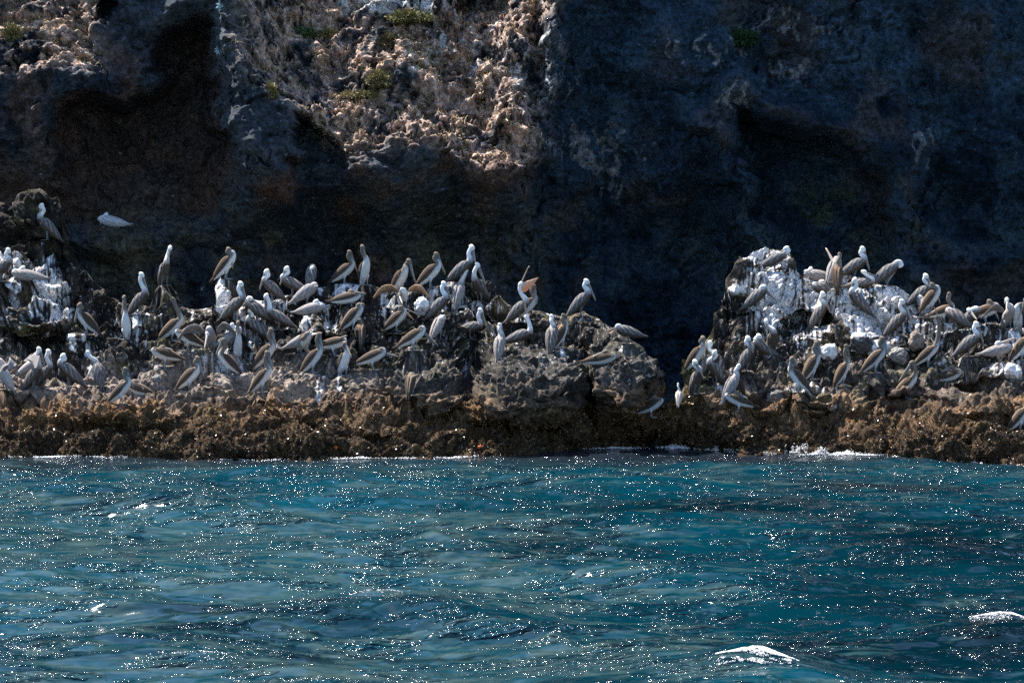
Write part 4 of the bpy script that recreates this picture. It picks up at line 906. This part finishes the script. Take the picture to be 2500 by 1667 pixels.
plant(740, 82, 62, 26, (.05, .08, .03), (.15, .19, .08), "green bush left of a yellower one on the sunlit buttress", 2600)
plant(800, 84, 46, 24, D1, D2, "yellowish bush right of the green one on the sunlit buttress", 1800)
plant(952, 98, 54, 46, (.07, .06, .03), (.24, .20, .10), "brownish round bush below the topmost cushion plant", 2600)
plant(928, 192, 58, 46, D1, (.36, .31, .15), "dry yellow-brown bush lowest on the sunlit buttress", 3000)
plant(664, 222, 24, 56, D1, D2, "thin dry plant hanging from the shaded cliff face left of the sunlit buttress", 700, "hanging_plant")
plant(1806, 92, 88, 52, (.015, .035, .012), (.03, .07, .025), "dark green bush in the deep shade of the right cliff", 3600)
plant(30, 80, 40, 50, D1, D2, "dry bush on the sunlit top left cliff corner", 1400)
plant(880, 232, 90, 18, D1, (.38, .32, .16), "low mat of dry grass under the lowest yellow-brown bush", 1500, "grass_mat")

ca = np.linalg.norm(np.cross(np.gradient(PC, axis=1), np.gradient(PC, axis=0)), axis=-1); cnz = grid_normals(PC); cnz = np.abs(cnz[..., 2])
gm_ = lit * sm(m_b + .5 * m_c, 0.0, 0.35) * sm(cnz, .35, .7) * ca * (VCf > -60)
ii = scatter_idx(gm_, 12000); gb = PC.reshape(-1, 3)[ii] + rng.normal(0, .02, (len(ii), 3))
V, Fc, cl = leaves(gb, rng.uniform(.03, .10, len(ii)), lerp(C(.18, .13, .06), C(.58, .44, .26), rng.random((len(ii), 1))), np.array([0, -.6, .5]), .22)
link("dry_grass", mesh_np("dry_grass", V, Fc, {"col": cl}, smooth=False), M_LEAF, kind="stuff")

def rosette(u, v, rpx, label):
    h = ray(u, v, [CLIFF_BVH]); c = h[0]; m = (CY + c.y) / F; R0 = rpx * m
    mb = MB()
    for ring, (n, l, tl) in enumerate(((9, 1.0, .25), (7, .7, .6), (5, .42, 1.0))):
        for k in range(n):
            a = 2 * math.pi * k / n + ring * .3; d = Vector((math.cos(a), -tl, math.sin(a))).normalized(); s = Vector((-math.sin(a), 0, math.cos(a))); nn_ = d.cross(s)
            V = []
            for t, wd in ((0.05, .10), (.45, .17), (.8, .12), (1, .01)):
                for e in (-1, 0, 1): V.append(d * (R0 * l * t) + s * (R0 * wd * e * l) + nn_ * (R0 * .05 * (e == 0)))
            for t, wd in ((0.05, .10), (.45, .17), (.8, .12), (1, .01)):
                for e in (-1, 0, 1): V.append(d * (R0 * l * t) + s * (R0 * wd * e * l) - nn_ * (R0 * .05))
            Fc = []
            for i in range(3):
                for j in range(2): q = (i * 3 + j, i * 3 + j + 1, i * 3 + j + 4, i * 3 + j + 3); Fc.append(q); Fc.append(tuple(x + 12 for x in q[::-1]))
                for j in (0, 2): Fc.append((i * 3 + j, i * 3 + j + 3, i * 3 + j + 15, i * 3 + j + 12))
            mb.add(V, Fc, [(.42, .55, .58)] * len(V))
    o = link("succulent", mb.mesh("succulent"), M_LEAF, label=label, category="plant", group="pale rosettes by the cave"); o.location = (c.x, c.y - .06, c.z)
rosette(543, 16, 17, "pale blue star-shaped succulent at the top of the big cave's right edge")
rosette(535, 124, 12, "smaller pale blue succulent halfway down the big cave's right edge")

def sea_star(u, v, rpx, label):
    h = ray(u, v, [SH_BVH]); c = h[0]; m = (CY + c.y) / F; R0 = rpx * m; mb = MB(); V = [Vector((0, -.03, 0))]; Fc = []
    for k in range(20):
        a = math.pi * k / 10 + .2; rr = R0 * (1 if k % 4 == 0 else (.36 if k % 4 == 2 else .62)); V.append(Vector((rr * math.cos(a), 0, rr * math.sin(a))))
    V.append(Vector((0, .03, 0)))
    for k in range(20): Fc += [(0, 1 + (k + 1) % 20, 1 + k), (21, 1 + k, 1 + (k + 1) % 20)]
    mb.add(V, Fc, (.62, .14, .03)); o = link("sea_star", mb.mesh("sea_star"), M_SKIN, label=label, category="sea star", group="orange sea stars in the weed"); o.location = (c.x, c.y - .03, c.z); o.rotation_euler[0] = .5
sea_star(820, 1092, 8, "orange sea star in the weed, the left one")
sea_star(1173, 1090, 8, "orange sea star in the weed near the foam, the right one")
